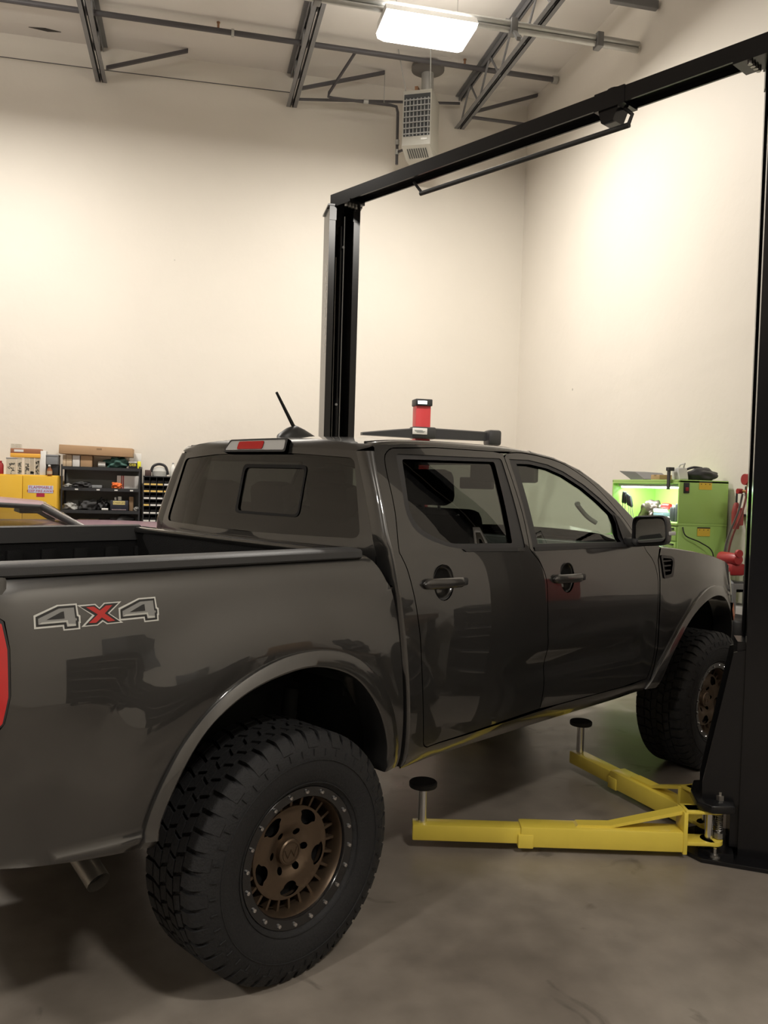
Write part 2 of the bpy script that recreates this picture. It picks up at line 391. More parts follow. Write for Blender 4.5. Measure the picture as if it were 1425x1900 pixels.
RA_in = catmull([(-.530, .600), (-.515, .690), (-.437, .845), (-.346, .945), (-.208, 1.018), (-.03, 1.053), (.10, 1.040), (.233, .980), (.338, .860), (.396, .725), (.402, .612)], 6)
FA_out = catmull([(2.45, .600), (2.52, .70), (2.61, .80), (2.75, .93), (2.91, 1.038), (3.09, 1.108), (3.25, 1.118), (3.42, 1.085), (3.57, 1.0), (3.66, .89), (3.70, .78), (3.71, .71)], 6)
FA_in = catmull([(2.53, .600), (2.60, .72), (2.70, .835), (2.82, .935), (2.97, 1.012), (3.12, 1.052), (3.26, 1.055), (3.39, 1.02), (3.51, .94), (3.59, .85), (3.63, .76), (3.64, .70)], 6)
bed_front = catmull([(.500, .600), (.502, .75), (.496, .90), (.484, 1.06), (.466, 1.21), (.433, 1.31), (.385, 1.385), (.335, 1.416)], 5)
cab_rear = catmull([(.545, .585), (.545, .75), (.535, .92), (.522, 1.07), (.505, 1.20), (.487, 1.32), (.478, 1.40), (.474, 1.46)], 5)
rd_rear = catmull([(.672, .645), (.645, .662), (.636, .72), (.627, .82), (.606, 1.06), (.585, 1.19), (.565, 1.275), (.543, 1.35), (.52, 1.40), (.513, 1.43), (.538, 1.545), (.549, 1.627), (.558, 1.723), (.578, 1.785), (.628, 1.815)], 4)
split_c = catmull([(1.372, 1.828), (1.371, 1.727), (1.366, 1.54), (1.352, 1.424), (1.36, 1.39), (1.42, 1.333), (1.458, 1.252), (1.462, 1.15), (1.464, 1.0), (1.464, .86), (1.458, .75), (1.445, .665)], 4)
fd_front = catmull([(2.44, .66), (2.475, .73), (2.498, .83), (2.516, 1.03), (2.521, 1.19), (2.48, 1.293), (2.41, 1.355), (2.385, 1.40)], 4)
A_seam = catmull([(2.385, 1.40), (2.33, 1.49), (2.20, 1.615), (2.06, 1.715), (1.87, 1.795), (1.70, 1.825), (1.52, 1.838), (1.40, 1.83)], 4)
roof_edge = [(.52, 1.822), (.70, 1.838), (.9, 1.846), (1.3, 1.850), (1.5, 1.845), (1.7, 1.832), (1.88, 1.808), (2.08, 1.735), (2.25, 1.64), (2.40, 1.53), (2.50, 1.44), (2.57, 1.37)]
def off(poly, d):
    # offset an open polyline sideways (2d), + = left of travel
    out = []
    for i, p in enumerate(poly):
        a = poly[max(i - 1, 0)]; b = poly[min(i + 1, len(poly) - 1)]; t = Vector((b[0] - a[0], b[1] - a[1])).normalized()
        out.append((p[0] - t.y * d, p[1] + t.x * d))
    return out
# window openings (x, z)
rwin_trim = round_poly([(.640, 1.795), (1.345, 1.806), (1.318, 1.405), (.80, 1.418), (.585, 1.50)], [.02, .02, .012, .12, .12], 7)
rwin = round_poly([(.672, 1.775), (1.288, 1.788), (1.235, 1.428), (.80, 1.436), (.612, 1.52)], [.015, .015, .01, .16, .12], 7)
fwin = [(1.455, 1.786), (1.56, 1.788), (1.70, 1.772), (1.82, 1.742), (1.97, 1.68), (2.09, 1.612), (2.19, 1.545), (2.20, 1.50), (2.17, 1.408), (1.425, 1.42)]
fwin_trim = [(1.405, 1.806), (1.56, 1.808), (1.71, 1.792), (1.83, 1.762), (1.985, 1.70), (2.11, 1.63), (2.25, 1.535), (2.32, 1.45), (2.345, 1.395), (1.375, 1.40)]
for sg, nm in ((-1, 'near'), (1, 'far')):
    S = side(sg); O = sgn_out(sg)
    # ---- bed side
    mid = [tuple(lerp(a, b, .45) for a, b in zip(p, q)) for p, q in zip(RA_out, resample(RA_in, 99)[:len(RA_out)])] if False else off(RA_out, -.018)
    rear_edge = [(-.985, 1.40), (-.985, 1.32), (-.945, 1.29), (-.935, 1.22), (-.935, 1.10), (-.95, 1.03), (-.985, .985), (-1.03, .95), (-1.03, .665)]
    bed_bot = [(-1.03, .665), (-.9, .64), (-.75, .614), (-.60, .597)]
    outer = bed_bot + mid + bed_front + [(-.3, 1.416), (-.985, 1.416)] + rear_edge[:-1]
    bs = panel('bed_side', outer, [], S, paint, truck, .03, .02, O)
    # ---- wheel arch flares
    for (oc, ic, bits) in ((RA_out, RA_in, 0), (FA_out, FA_in, 1)):
        n = 60
        def rs(c):
            L = [0]
            for a, b in zip(c, c[1:]): L.append(L[-1] + math.dist(a, b))
            out = []
            for k in range(n + 1):
                t = L[-1] * k / n; i = 0
                while i < len(L) - 2 and L[i + 1] < t: i += 1
                u = (t - L[i]) / (L[i + 1] - L[i]); out.append((lerp(c[i][0], c[i + 1][0], u), lerp(c[i][1], c[i + 1][1], u)))
            return out
        o_, i_ = rs(oc), rs(ic)
        rows = []
        for (t, dy) in ((0., -.004), (.0, .006), (.04, .012), (.14, .0145), (.85, .024), (.96, .022), (1.0, .014), (1.0, -.10)):
            rows.append([(lerp(a[0], b[0], t), sg * (Wd(lerp(a[0], b[0], t), max(.6, lerp(a[1], b[1], t))) + dy), lerp(a[1], b[1], t)) for a, b in zip(o_, i_)])
        mb = MB(); m_ = n + 1
        mb.add([p for r in rows for p in r], [(r * m_ + k, r * m_ + k + 1, (r + 1) * m_ + k + 1, (r + 1) * m_ + k) for r in range(len(rows) - 1) for k in range(n)])
        mb.build('wheel_arch_flare', paint, truck, smooth=32)
        # inner liner
        mb = MB(); cx = 0 if not bits else 3.2
        a = [(p[0] + (p[0] - cx) * .03, sg * (Wd(p[0], max(.6, p[1])) - .03), p[1] + .02) for p in i_]; b = [(p[0] + (p[0] - cx) * .03, sg * .40, p[1] + .02) for p in i_]
        mb.add(a + b, [(k, k + 1, m_ + k + 1, m_ + k) for k in range(n)]); mb.add(b, [tuple(range(m_))]); mb.build('wheel_well', black, truck, recalc=False)
    # ---- cab side ring: pillars, roof rail, sill
    hole = off(rd_rear, .0045)[:-1] + [(.64, 1.8205), (.9, 1.835), (1.3, 1.838), (1.45, 1.8425)] + off(A_seam, -.0045)[::-1][1:-1] + off(fd_front, -.0045)[::-1]
    hole += [(2.30, .647), (1.6, .655), (.9, .6405)]
    outer = [(.545, .578), (1.4, .585), (2.2, .578), (2.45, .592)] + [(2.47, .64), (2.50, .73), (2.522, .83), (2.535, 1.03), (2.54, 1.19), (2.53, 1.30), (2.56, 1.36)] + roof_edge[::-1] + [(.530, 1.815), (.515, 1.78), (.50, 1.70), (.485, 1.58)] + cab_rear[::-1][:-1]
    cs = panel('cab_side', outer, [hole], S, paint, truck, .03, .02, O)
    # ---- doors
    rd_outer = rd_rear + [(.9, 1.831), (1.3, 1.8345)] + off(split_c, -.0025) + [(.9, .648)]
    rd = panel('rear_door', rd_outer, [rwin_trim, [( .745 + .062 * math.cos(k * PI / 12), 1.287 + .072 * math.sin(k * PI / 12)) for k in range(24)]], S, paint, truck, .03, .02, O)
    fd_outer = fd_front + A_seam[1:] + off(split_c, .0025)[1:] + [(1.6, .66), (2.2, .652)]
    fd = panel('front_door', fd_outer, [fwin_trim, [(1.63 + .060 * math.cos(k * PI / 12), 1.255 + .070 * math.sin(k * PI / 12)) for k in range(24)]], S, paint, truck, .03, .02, O)
    In = lambda d: (lambda x, z: (x, sg * (Wd(x, z) - d), z))
    for dr, wt, wn, gl, hx, hz in ((rd, rwin_trim, rwin, tint_r, .745, 1.287), (fd, fwin_trim, fwin, tint_f, 1.63, 1.255)):
        panel('window_trim', wt, [wn], In(.004), trimb, dr, .03, .02, O)
        panel('window_pane', wn, [], In(.018), gl, dr, .05, 0, O)
        # handle: bowl, grip, key cap
        mb = MB(); bowl = []
        for (r, dpt) in ((1., 0), (.97, .008), (.85, .019), (.6, .027), (.3, .030), (.001, .031)):
            for k in range(24): bowl.append((hx + .062 * r * math.cos(k * PI / 12), sg * (Wd(hx, hz) - .001 - dpt), hz + .072 * r * math.sin(k * PI / 12)))
        mb.add(bowl, [(r * 24 + k, r * 24 + (k + 1) % 24, (r + 1) * 24 + (k + 1) % 24, (r + 1) * 24 + k) for r in range(5) for k in range(24)])
        mb.build('handle_bowl', paint, dr, smooth=60)
        mb = MB(); nn = 20; rings = []
        for i in range(nn + 1):
            t = i / nn; x = hx - .125 + .25 * t; w = .022 * min(1, (math.sin(PI * min(1, max(0.0, t))) * 3) ** .4 if 0 < t < 1 else .05); bowf = .034 - .016 * (2 * t - 1) ** 2
            rings.append([(x, sg * (Wd(x, hz) + bowf * .75 - .006 + .012 * math.cos(a)), hz + w * math.sin(a) - .004 * (t - .5)) for a in [k * PI / 5 for k in range(10)]])
        mb.add([p for r in rings for p in r], [(i * 10 + k, i * 10 + (k + 1) % 10, (i + 1) * 10 + (k + 1) % 10, (i + 1) * 10 + k) for i in range(nn) for k in range(10)] + [tuple(range(10)), tuple(nn * 10 + k for k in range(10))])
        mb.build('door_handle', mat('handle_paint', (.05, .048, .046), .3, .5, 1.), dr, smooth=60)
        MB().box(hx + .098, hx + .128, *sorted((sg * (Wd(hx, hz) + .002), sg * (Wd(hx, hz) + .024))), hz - .016, hz + .014, .006).build('handle_end_cap', plast, dr, smooth=40)
        # inner card
        d_in = [(p[0], p[1]) for p in (rd_outer if dr is rd else fd_outer) if p[1] < 1.40]
        P_, F_, L_ = cdt_region(d_in, [], .15); S3 = In(.07); MB().add([S3(*q) for q in P_], F_).build('door_card', cabin, dr)
        # inner frame trim round the window
        wi = [(p[0], p[1]) for p in (rd_outer if dr is rd else fd_outer) if p[1] >= 1.40]
    # ---- lower rubber belt line under the windows
    panel('belt_moulding', [(.90, 1.4035), (1.31, 1.3915), (1.31, 1.408), (.88, 1.4155)], [], lambda x, z: (x, sg * (Wd(x, z) + .004), z), plast, rd, .03, .01, O)
    panel('belt_moulding', [(1.385, 1.390), (2.33, 1.381), (2.33, 1.396), (1.385, 1.407)], [], lambda x, z: (x, sg * (Wd(x, z) + .004), z), plast, fd, .03, .01, O)
    # ---- front fender with vent opening
    vent = round_poly([(2.560, 1.328), (2.700, 1.315), (2.722, 1.29), (2.688, 1.200), (2.585, 1.195)], .018, 4)
    fen = off(FA_out, -.02)
    hood_line = [(2.585, 1.365), (2.75, 1.352), (3.0, 1.325), (3.3, 1.285), (3.55, 1.24), (3.70, 1.205)]
    outer = [(2.475, .60), (2.48, .64), (2.507, .73), (2.530, .83), (2.545, 1.03), (2.55, 1.19), (2.541, 1.30)] + hood_line + [(3.72, 1.10), (3.74, .95), (3.74, .75)] + fen[::-1]
    outer = outer[:7] + hood_line + [(3.76, 1.16), (3.78, 1.0), (3.76, .85), (3.74, .74)] + fen[::-1]
    panel('front_fender', outer, [vent], S, paint, truck, .03, .02, O)
    panel('fender_vent_frame', vent, [round_poly([(2.580, 1.311), (2.683, 1.302), (2.698, 1.285), (2.670, 1.218), (2.598, 1.213)], .012, 4)], lambda x, z: (x, sg * (Wd(x, z) + .006), z), trimb, truck, .03, .03, O)
    mb = MB(); mb.add([(2.55, sg * (Wd(2.6, 1.26) - .03), 1.19), (2.73, sg * (Wd(2.7, 1.26) - .03), 1.19), (2.73, sg * (Wd(2.7, 1.26) - .03), 1.33), (2.55, sg * (Wd(2.6, 1.26) - .03), 1.33)], [(0, 1, 2, 3)]); mb.build('vent_backing', black, truck)
    for k in range(3):
        z = 1.232 + k * .027; MB().box(2.592 - k * .005, 2.672 + k * .010, *sorted((sg * (Wd(2.64, z) - .022), sg * (Wd(2.64, z) + .001))), z, z + .010, .003).build('vent_slat', trimb, truck)
    panel('amber_side_marker', round_poly([(3.552, .990), (3.648, .895), (3.602, .862), (3.528, .945)], .012, 3), [], lambda x, z: (x, sg * (Wd(x, z) + .031), z), mat('amber_lens', (.8, .16, .02), .2, 0, .6), truck, .03, .015, O)
    MB().prism([(3.70, sg * .62), (3.70, sg * .83), (3.74, sg * .882), (3.90, sg * .872), (4.00, sg * .79), (4.03, sg * .62)], 'z', .70, .855, .02).build('bumper_end', plast, truck, smooth=40)
    # ---- rear lamp
    tl = [(-1.07, 1.318), (-.99, 1.312), (-.957, 1.285), (-.946, 1.22), (-.946, 1.10), (-.96, 1.035), (-1.0, .995), (-1.07, .975)]
    panel('tail_lamp', tl, [], lambda x, z: (x, sg * (Wd(x, z) + .012), z), redl, truck, .02, .05, O)
    panel('tail_lamp_surround', [(-1.08, 1.325), (-.985, 1.321), (-.949, 1.29), (-.937, 1.22), (-.937, 1.10), (-.952, 1.03), (-1.0, .985), (-1.08, .968)], [], lambda x, z: (x, sg * (Wd(x, z) + .002), z), trimb, truck, .03, .02, O)
    # ---- bed rail cap
    mb = MB(); n = 40; rows = []
    for i in range(n + 1):
        x = lerp(-1.03, .325, i / n); w = Wd(x, 1.385) + .016
        prof = [(w - .018, 1.398), (w - .010, 1.404), (w - .012, 1.424), (w - .022, 1.432), (w - .085, 1.436), (w - .105, 1.430), (w - .108, 1.36)]
        rows.append([(x, sg * a, b) for a, b in prof])
    k7 = 7
    mb.add([p for r in rows for p in r], [(i * k7 + k, i * k7 + k + 1, (i + 1) * k7 + k + 1, (i + 1) * k7 + k) for i in range(n) for k in range(k7 - 1)] + [tuple(range(7)), tuple(n * 7 + k for k in range(7))])
    mb.build('bed_rail_cap', mat('rail_cap_plastic', (.035, .035, .036), .5, bump=.1, bscale=300), truck, smooth=40)
    # inner bed wall with ribs and a wheel tub
    bw = MB()
    bw.box(-1.02, .33, *sorted((sg * .765, sg * .79)), 1.10, 1.40).box(-1.02, -.60, *sorted((sg * .765, sg * .79)), .90, 1.10)
    bw.build('bed_inner_wall', liner, truck)
    bw = MB()
    for k in range(9):
        x = -.95 + k * .155
        bw.box(x, x + .07, *sorted((sg * .745, sg * .766)), 1.10, 1.33, .008)
    arc_ = [p for p in RA_in if p[1] > .84 and p[0] < .31]
    bw.prism([(p[0] * 1.05, p[1] + .06) for p in arc_] + [(p[0] * 1.05, p[1] + .04) for p in arc_[::-1]], 'y', *sorted((sg * .50, sg * .77)))
    bw.add([(p[0] * 1.05, sg * .50, p[1] + .05) for p in arc_] + [(arc_[-1][0], sg * .50, .89), (arc_[0][0], sg * .50, .89)], [tuple(range(len(arc_) + 2))])
    bw.build('bed_liner_ribs', liner, truck, smooth=40)
    MB().box(-.80, -.72, *sorted((sg * .735, sg * .766)), 1.33, 1.352, .004).build('bed_tie_hook', mat('white_plastic', (.7, .7, .68), .5), truck)
# ---- bed floor, front wall, tailgate
MB().box(-1.02, .34, -.50, .50, .86, .905).box(-1.02, -.56, -.77, -.50, .86, .905).box(-1.02, -.56, .50, .77, .86, .905).build('bed_floor', liner, truck)
MB().box(.305, .345, -.79, .79, .88, 1.405, .01).build('bed_front_wall', liner, truck, smooth=40)
MB().box(.29, .36, -.80, .80, 1.395, 1.425, .01).build('bed_front_rail', paint, truck, smooth=40)
mb = MB(); mb.box(-1.085, -1.035, -.765, .765, .86, 1.41, .02); tg = mb.build('tailgate', paint, truck, smooth=40)
MB().box(-1.10, -1.084, -.12, .12, 1.18, 1.25, .01).build('tailgate_handle', plast, tg, smooth=40)
MB().box(-1.09, -1.03, -.76, .76, 1.408, 1.428, .008).build('tailgate_cap', plast, tg, smooth=40)
mb = MB(); mb.prism([(-.88, -1.04), (-.80, -1.22), (-.55, -1.27), (.55, -1.27), (.80, -1.22), (.88, -1.04)], 'z', .58, .74) if False else mb.prism([(-1.04, -.86), (-1.20, -.82), (-1.26, -.55), (-1.26, .55), (-1.20, .82), (-1.04, .86)], 'z', .56, .76, .025)
mb.build('rear_bumper', chrome, truck, smooth=40)
# tailgate side posts behind the lamps
for sg in (-1, 1):
    MB().box(-1.085, -.93, *sorted((sg * .77, sg * .848)), .66, 1.405, .015).build('bed_corner_post', paint, truck, smooth=40)
MB().box(-1.06, -.98, -.79, .79, .60, .875, .01).build('rear_sill', black, truck)
# ---- cab back: panel (y,z)->x with rear window
def Xb(y, z): return .385 + .055 * (abs(y) / .7) ** 2.2 + (z - 1.45) * .19 * (1 if z > 1.45 else .12)
bk = lambda y, z: (Xb(y, z), y, z)
yb = lambda z: min(_base(z), .87) - .075
back_out = [(-yb(.95), .95), (yb(.95), .95), (yb(1.40), 1.40), (yb(1.47), 1.47), (yb(1.6), 1.6), (yb(1.7), 1.7), (yb(1.80), 1.80), (.4, 1.815), (0, 1.822), (-.4, 1.815), (-yb(1.80), 1.80), (-yb(1.7), 1.7), (-yb(1.6), 1.6), (-yb(1.47), 1.47), (-yb(1.40), 1.40)]
bwin = round_poly([(-.715, 1.458), (0, 1.448), (.715, 1.458), (.62, 1.772), (.3, 1.790), (0, 1.795), (-.3, 1.790), (-.62, 1.772)], [.045, 0, .045, .03, 0, 0, 0, .03], 6)
panel('cab_back', back_out, [bwin], bk, paint, truck, .04, .015, (-1, 0, 0))
bslide = round_poly([(-.37, 1.525), (.065, 1.525), (.062, 1.745), (-.37, 1.742)], .03, 5)
bslide_in = round_poly([(-.36, 1.534), (.047, 1.536), (.044, 1.729), (-.36, 1.727)], .025, 5)
gw = panel('rear_window', bwin, [bslide], lambda y, z: (Xb(y, z) + .006, y, z), tint_b, truck, .05, 0, (-1, 0, 0))
panel('sliding_pane_frame', bslide, [bslide_in], lambda y, z: (Xb(y, z) + .002, y, z), black, gw, .04, .012, (-1, 0, 0))
panel('sliding_pane', bslide_in, [], lambda y, z: (Xb(y, z) + .010, y, z), tint_b, gw, .05, 0, (-1, 0, 0))
# C pillar corner strips and roof
def zr(x): return Spl(roof_edge)(x)
for sg in (-1, 1):
    A_, B_, C_ = [], [], []
    zs = [.59 + k * .03 for k in range(int((1.79 - .59) / .03) + 1)] + [1.80]
    rp = sorted([(p[1], p[0]) for p in cab_rear] + [(1.58, .485), (1.70, .50), (1.80, .522)]); rs_ = Spl(rp)
    for z in zs:
        xr = rs_(z); w = Wd(xr, z); A_.append((xr, sg * w, z)); yy = min(w - .075, yb(z) if z > .95 else w - .075)
        B_.append((Xb(yy, z) if z > .95 else xr - .02, sg * yy, z)); C_.append((xr - (.03 if z > 1.44 else .02), sg * (w - .004), z))
    strip('cab_rear_corner', A_, B_, C_, paint, truck, 8)
# roof ring: from windshield header along rail, round the back, to the other side
NR = 30; ringL = []
xs_ = [1.80 - (1.80 - .53) * k / NR for k in range(NR + 1)]
low, rof, ctl = [], [], []
def Zroof(x, y):
    w = .70; t = min(1., abs(y) / w); zc = Spl([(.36, 1.800), (.42, 1.842), (.5, 1.862), (.7, 1.880), (1.0, 1.890), (1.4, 1.892), (1.62, 1.878), (1.80, 1.852)])(x)
    return zc - .042 * t ** 2.6
for x in xs_:
    z = zr(x); w = Wd(x, z); low.append((x, -w, z)); rof.append((x + .0, -(w - .045), Zroof(x, w - .045))); ctl.append((x, -(w - .012), z + .022))
# rear right corner to back centre
zs0 = zr(.53)
for k in range(1, 7):
    a = k / 6 * PI / 2; y = -(Wd(.53, 1.82) - .075 * (1 - math.cos(a))); 
    yl = -(Wd(.53, 1.815) - .075 * (1 - math.cos(a)) * .98); xb_ = Xb(yb(1.80), 1.80)
    xl = lerp(.525, xb_, math.sin(a)); zl = lerp(1.822, 1.800, k / 6)
    low.append((xl, yl, zl)); rof.append((lerp(.53, .50, k / 6), lerp(-(Wd(.53, zs0) - .045), -(yb(1.80) - .03), k / 6), Zroof(.51, Wd(.53, zs0) - .055)))
    ctl.append((lerp(.53, xl, .8), lerp(-(Wd(.53, zs0) - .012), yl, .8), lerp(zl, rof[-1][2], .75)))
y0 = -yb(1.80)
for k in range(1, 9):
    y = lerp(y0, 0, k / 8); zt = lerp(1.80, 1.822, 1 - (y / y0) ** 2); x = Xb(y, zt); xr = .49
    low.append((x, y, zt)); rof.append((xr, y * .98, Zroof(xr, y))); ctl.append((x + .006, y, zt + .026))
mir = lambda L: L + [(p[0], -p[1], p[2]) for p in L[:-1][::-1]]
low, rof, ctl = mir(low), mir(rof), mir(ctl)
strip('roof_edge', low, rof, ctl, paint, truck, 7)
poly = [(p[0], p[1]) for p in rof]
for k in range(1, 12):
    y = lerp(rof[-1][1], rof[0][1], k / 12); poly.append((1.80 + .06 * (1 - (y / rof[0][1]) ** 2), y))
P_, F_, L_ = cdt_region(poly, [], .06)
lut = {(round(p[0], 4), round(p[1], 4)): p[2] for p in rof}
MB().add([(q[0], q[1], lut.get((round(q[0], 4), round(q[1], 4)), Zroof(*q))) for q in P_], F_).build('roof_panel', paint, truck, smooth=180)
MB().add([(q[0], q[1] * .98, Zroof(*q) - .05) for q in P_], F_).build('headliner', cabing, truck, smooth=180)
for sg in (-1, 1):   # roof ditch mouldings
    mb = MB(); mb.tube([(x, sg * (Wd(x, zr(x)) - .052), Zroof(x, Wd(x, zr(x)) - .052) + .002) for x in xs_], .006, 6); mb.build('roof_moulding', plast, truck, smooth=60)
# ---- windshield, cowl, hood, front
zA = [1.38, 1.46, 1.54, 1.62, 1.70, 1.77, 1.82, 1.845]
def Apt(z):
    pr = sorted([(b, a) for a, b in roof_edge if a > 1.6]); x = Spl(pr)(z); return x
def ws(u, v):
    z = lerp(1.36, 1.832, v); x = Apt(z); w = Wd(x, z) - .02; y = lerp(-w, w, u)
    return (x + .11 * (1 - (y / w) ** 2) * (1 - .45 * v) - .02, y, z + .03 * v * (1 - (y / w) ** 2))
MB().grid(ws, 24, 14).build('windshield', glass('windshield_glass', (.75, .82, .76)), truck, smooth=180)
for sg in (-1, 1):
    A_ = [(x, sg * Wd(x, z), z) for x, z in [(Apt(z), z) for z in zA]]; B_ = [(p[0] + .0, sg * (abs(p[1]) - .05), p[2] + .006) for p in A_]; C_ = [(p[0] + .02, sg * (abs(p[1]) - .008), p[2] + .016) for p in A_]
    strip('pillar_front_edge', A_, B_, C_, paint, truck, 5)
def hood_f(u, v):
    x = lerp(2.56, 3.93, u); t = 2 * v - 1; w = Spl([(2.5, .80), (3.0, .80), (3.5, .755), (3.75, .68), (3.93, .56)])(x); zl = Spl([(2.5, 1.372), (3.0, 1.327), (3.3, 1.287), (3.55, 1.243), (3.75, 1.19), (3.93, 1.10)])(x)
    h = Spl([(2.5, .05), (3.0, .07), (3.5, .075), (3.8, .06), (3.93, .05)])(x)
    c = h * (1 - abs(t) ** 2.5) + .018 * (sst(.75, .62, abs(t))) * sst(3.9, 3.6, x)
    return (x + .06 * (1 - t * t) * sst(3.3, 3.93, x), t * w, zl + c)
MB().grid(hood_f, 40, 40).build('hood', paint, truck, smooth=180)
MB().box(2.42, 2.62, -.74, .74, 1.33, 1.372, .01).build('cowl', plast, truck)
for sg in (-1, 1):
    fnl = [(x, sg * (Wd(x, z) ), z) for x, z in hood_line]; hin = [(x, sg * (Spl([(2.5, .80), (3.0, .80), (3.5, .755), (3.75, .68), (3.93, .56)])(x) + .004), z + .001) for x, z in hood_line]; cc = [(a[0], sg * (abs(a[1]) - .01), b[2] + .012) for a, b in zip(fnl, hin)]
    strip('fender_top', fnl, hin, cc, paint, truck, 6)
    # head lamp and front corner
    def hl(u, v):
        x = lerp(3.70, 3.99, u); z = lerp(1.0 - .02 * u, 1.19 - .06 * u, v); return (x, sg * (Wd(min(x, 3.9), z) + .005 - max(0, x - 3.9) * 1.2), z)
    MB().grid(hl, 10, 6).build('head_lamp', mat('lamp_lens', (.25, .25, .26), .1, .3, 1.), truck, smooth=180)
    def fc(u, v):
        x = lerp(3.73, 4.02, u); z = lerp(.60 + .03 * u, .99, v); return (x, sg * (Wd(min(x, 3.9), z) + .004 - max(0, x - 3.9) * 1.2), z)
    MB().grid(fc, 10, 8).build('bumper_corner', plast, truck, smooth=180)
mb = MB(); mb.grid(lambda u, v: (4.09 - .10 * (2 * u - 1) ** 2 - .05 * abs(v - .5), lerp(-.58, .58, u), lerp(.58, .86, v)), 20, 6); mb.build('front_bumper', plast, truck, smooth=180)
mb = MB(); mb.grid(lambda u, v: (4.03 - .09 * (2 * u - 1) ** 2 - .04 * v, lerp(-.56, .56, u), lerp(.86, 1.12, v)), 20, 6); gr = mb.build('grille', black, truck, smooth=180)
for k in range(3):
    z = .90 + k * .08; MB().tube([(4.055 - .09 * (2 * u / 10 - 1) ** 2 - .04 * k / 3, lerp(-.55, .55, u / 10), z) for u in range(11)], .016, 8).build('grille_bar', trimb, gr, smooth=60)
# ---- third brake lamp, antenna
bl = lambda y, z: (Xb(y, 1.80) - .020 + (z - 1.80) * .35, y, z)
lamp = panel('brake_lamp', round_poly([(-.232, 1.806), (.205, 1.808), (.175, 1.850), (-.225, 1.850)], .012, 4), [], bl, clearl, truck, .03, .05, (-1, 0, 0))
panel('red_lens', round_poly([(-.085, 1.811), (.105, 1.811), (.105, 1.846), (-.085, 1.846)], .010, 4), [], lambda y, z: (bl(y, z)[0] - .003, y, z), redl, lamp, .03, .01, (-1, 0, 0))
panel('lamp_gasket', round_poly([(-.245, 1.797), (.215, 1.799), (.18, 1.856), (-.240, 1.856)], .012, 4), [round_poly([(-.233, 1.805), (.206, 1.807), (.176, 1.851), (-.226, 1.851)], .012, 4)], lambda y, z: (bl(y, z)[0] - .002, y, z), plast, lamp, .03, .03, (-1, 0, 0))
mb = MB(); rr_ = []
for k, (x, w, h) in enumerate([(.585, .004, .0), (.60, .030, .022), (.64, .038, .045), (.68, .036, .058), (.73, .030, .040), (.79, .018, .012), (.82, .003, .0)]):
    z = Zroof(x, 0) - .003; rr_.append([(x, w * math.cos(a), z + h * abs(math.sin(a)) ** .8) for a in [PI * i / 10 for i in range(11)]])
mb.add([p for r in rr_ for p in r], [(i * 11 + k, i * 11 + k + 1, (i + 1) * 11 + k + 1, (i + 1) * 11 + k) for i in range(len(rr_) - 1) for k in range(10)])
ant = mb.build('antenna_base', plast, truck, smooth=60)
MB().tube([(.675, 0, 1.925), (.64, 0, 1.975), (.57, 0, 2.075)], [.009, .008, .006], 8).build('antenna_mast', black, ant, smooth=60)
# ---- mirrors
for sg in (-1, 1):
    mb = MB(); sec = []
    def shp(x, y0, y1, z0, z1): return [(x, sg * a, b) for a, b in round_poly([(y0, z0), (y1, z0 + .02), (y1 - .012, z1), (y0, z1 - .012)], .035, 4)]
    for (x, g) in ((2.195, .0), (2.20, .006), (2.25, .002), (2.30, -.02), (2.335, -.05)): sec.append(shp(x, .905 - g * .3, 1.095 + g, 1.392 - g, 1.552 + g))
    n = len(sec[0])
    mb.add([p for s in sec for p in s], [(i * n + k, i * n + (k + 1) % n, (i + 1) * n + (k + 1) % n, (i + 1) * n + k) for i in range(4) for k in range(n)] + [tuple(4 * n + k for k in range(n))])
    mr = mb.build('door_mirror', plast, truck, smooth=50)
    MB().add([(2.215, p[1], p[2]) for p in shp(2.215, .917, 1.083, 1.405, 1.54)], [tuple(range(n))]).build('mirror_glass', mat('mirror_silver', (.8, .8, .8), .02, 1.), mr)
    MB().add([(2.225, p[1], p[2]) for p in sec[0]], [tuple(range(n))]).build('mirror_back', black, mr)
    MB().box(2.20, 2.30, *sorted((sg * .845, sg * .93)), 1.385, 1.43, .012).build('mirror_arm', plast, mr, smooth=40)
    MB().box(2.22, 2.29, *sorted((sg * 1.085, sg * 1.10)), 1.455, 1.475, .005).build('mirror_signal_lamp', clearl, mr, smooth=40)
    mb = MB(); mb.add([S_ for S_ in [(x, sg * (Wd(x, z) + .004), z) for x, z in [(2.19, 1.40), (2.345, 1.393), (2.32, 1.45), (2.25, 1.535), (2.205, 1.555)]]], [(0, 1, 2, 3, 4)]); mb.build('mirror_sail', plast, mr)
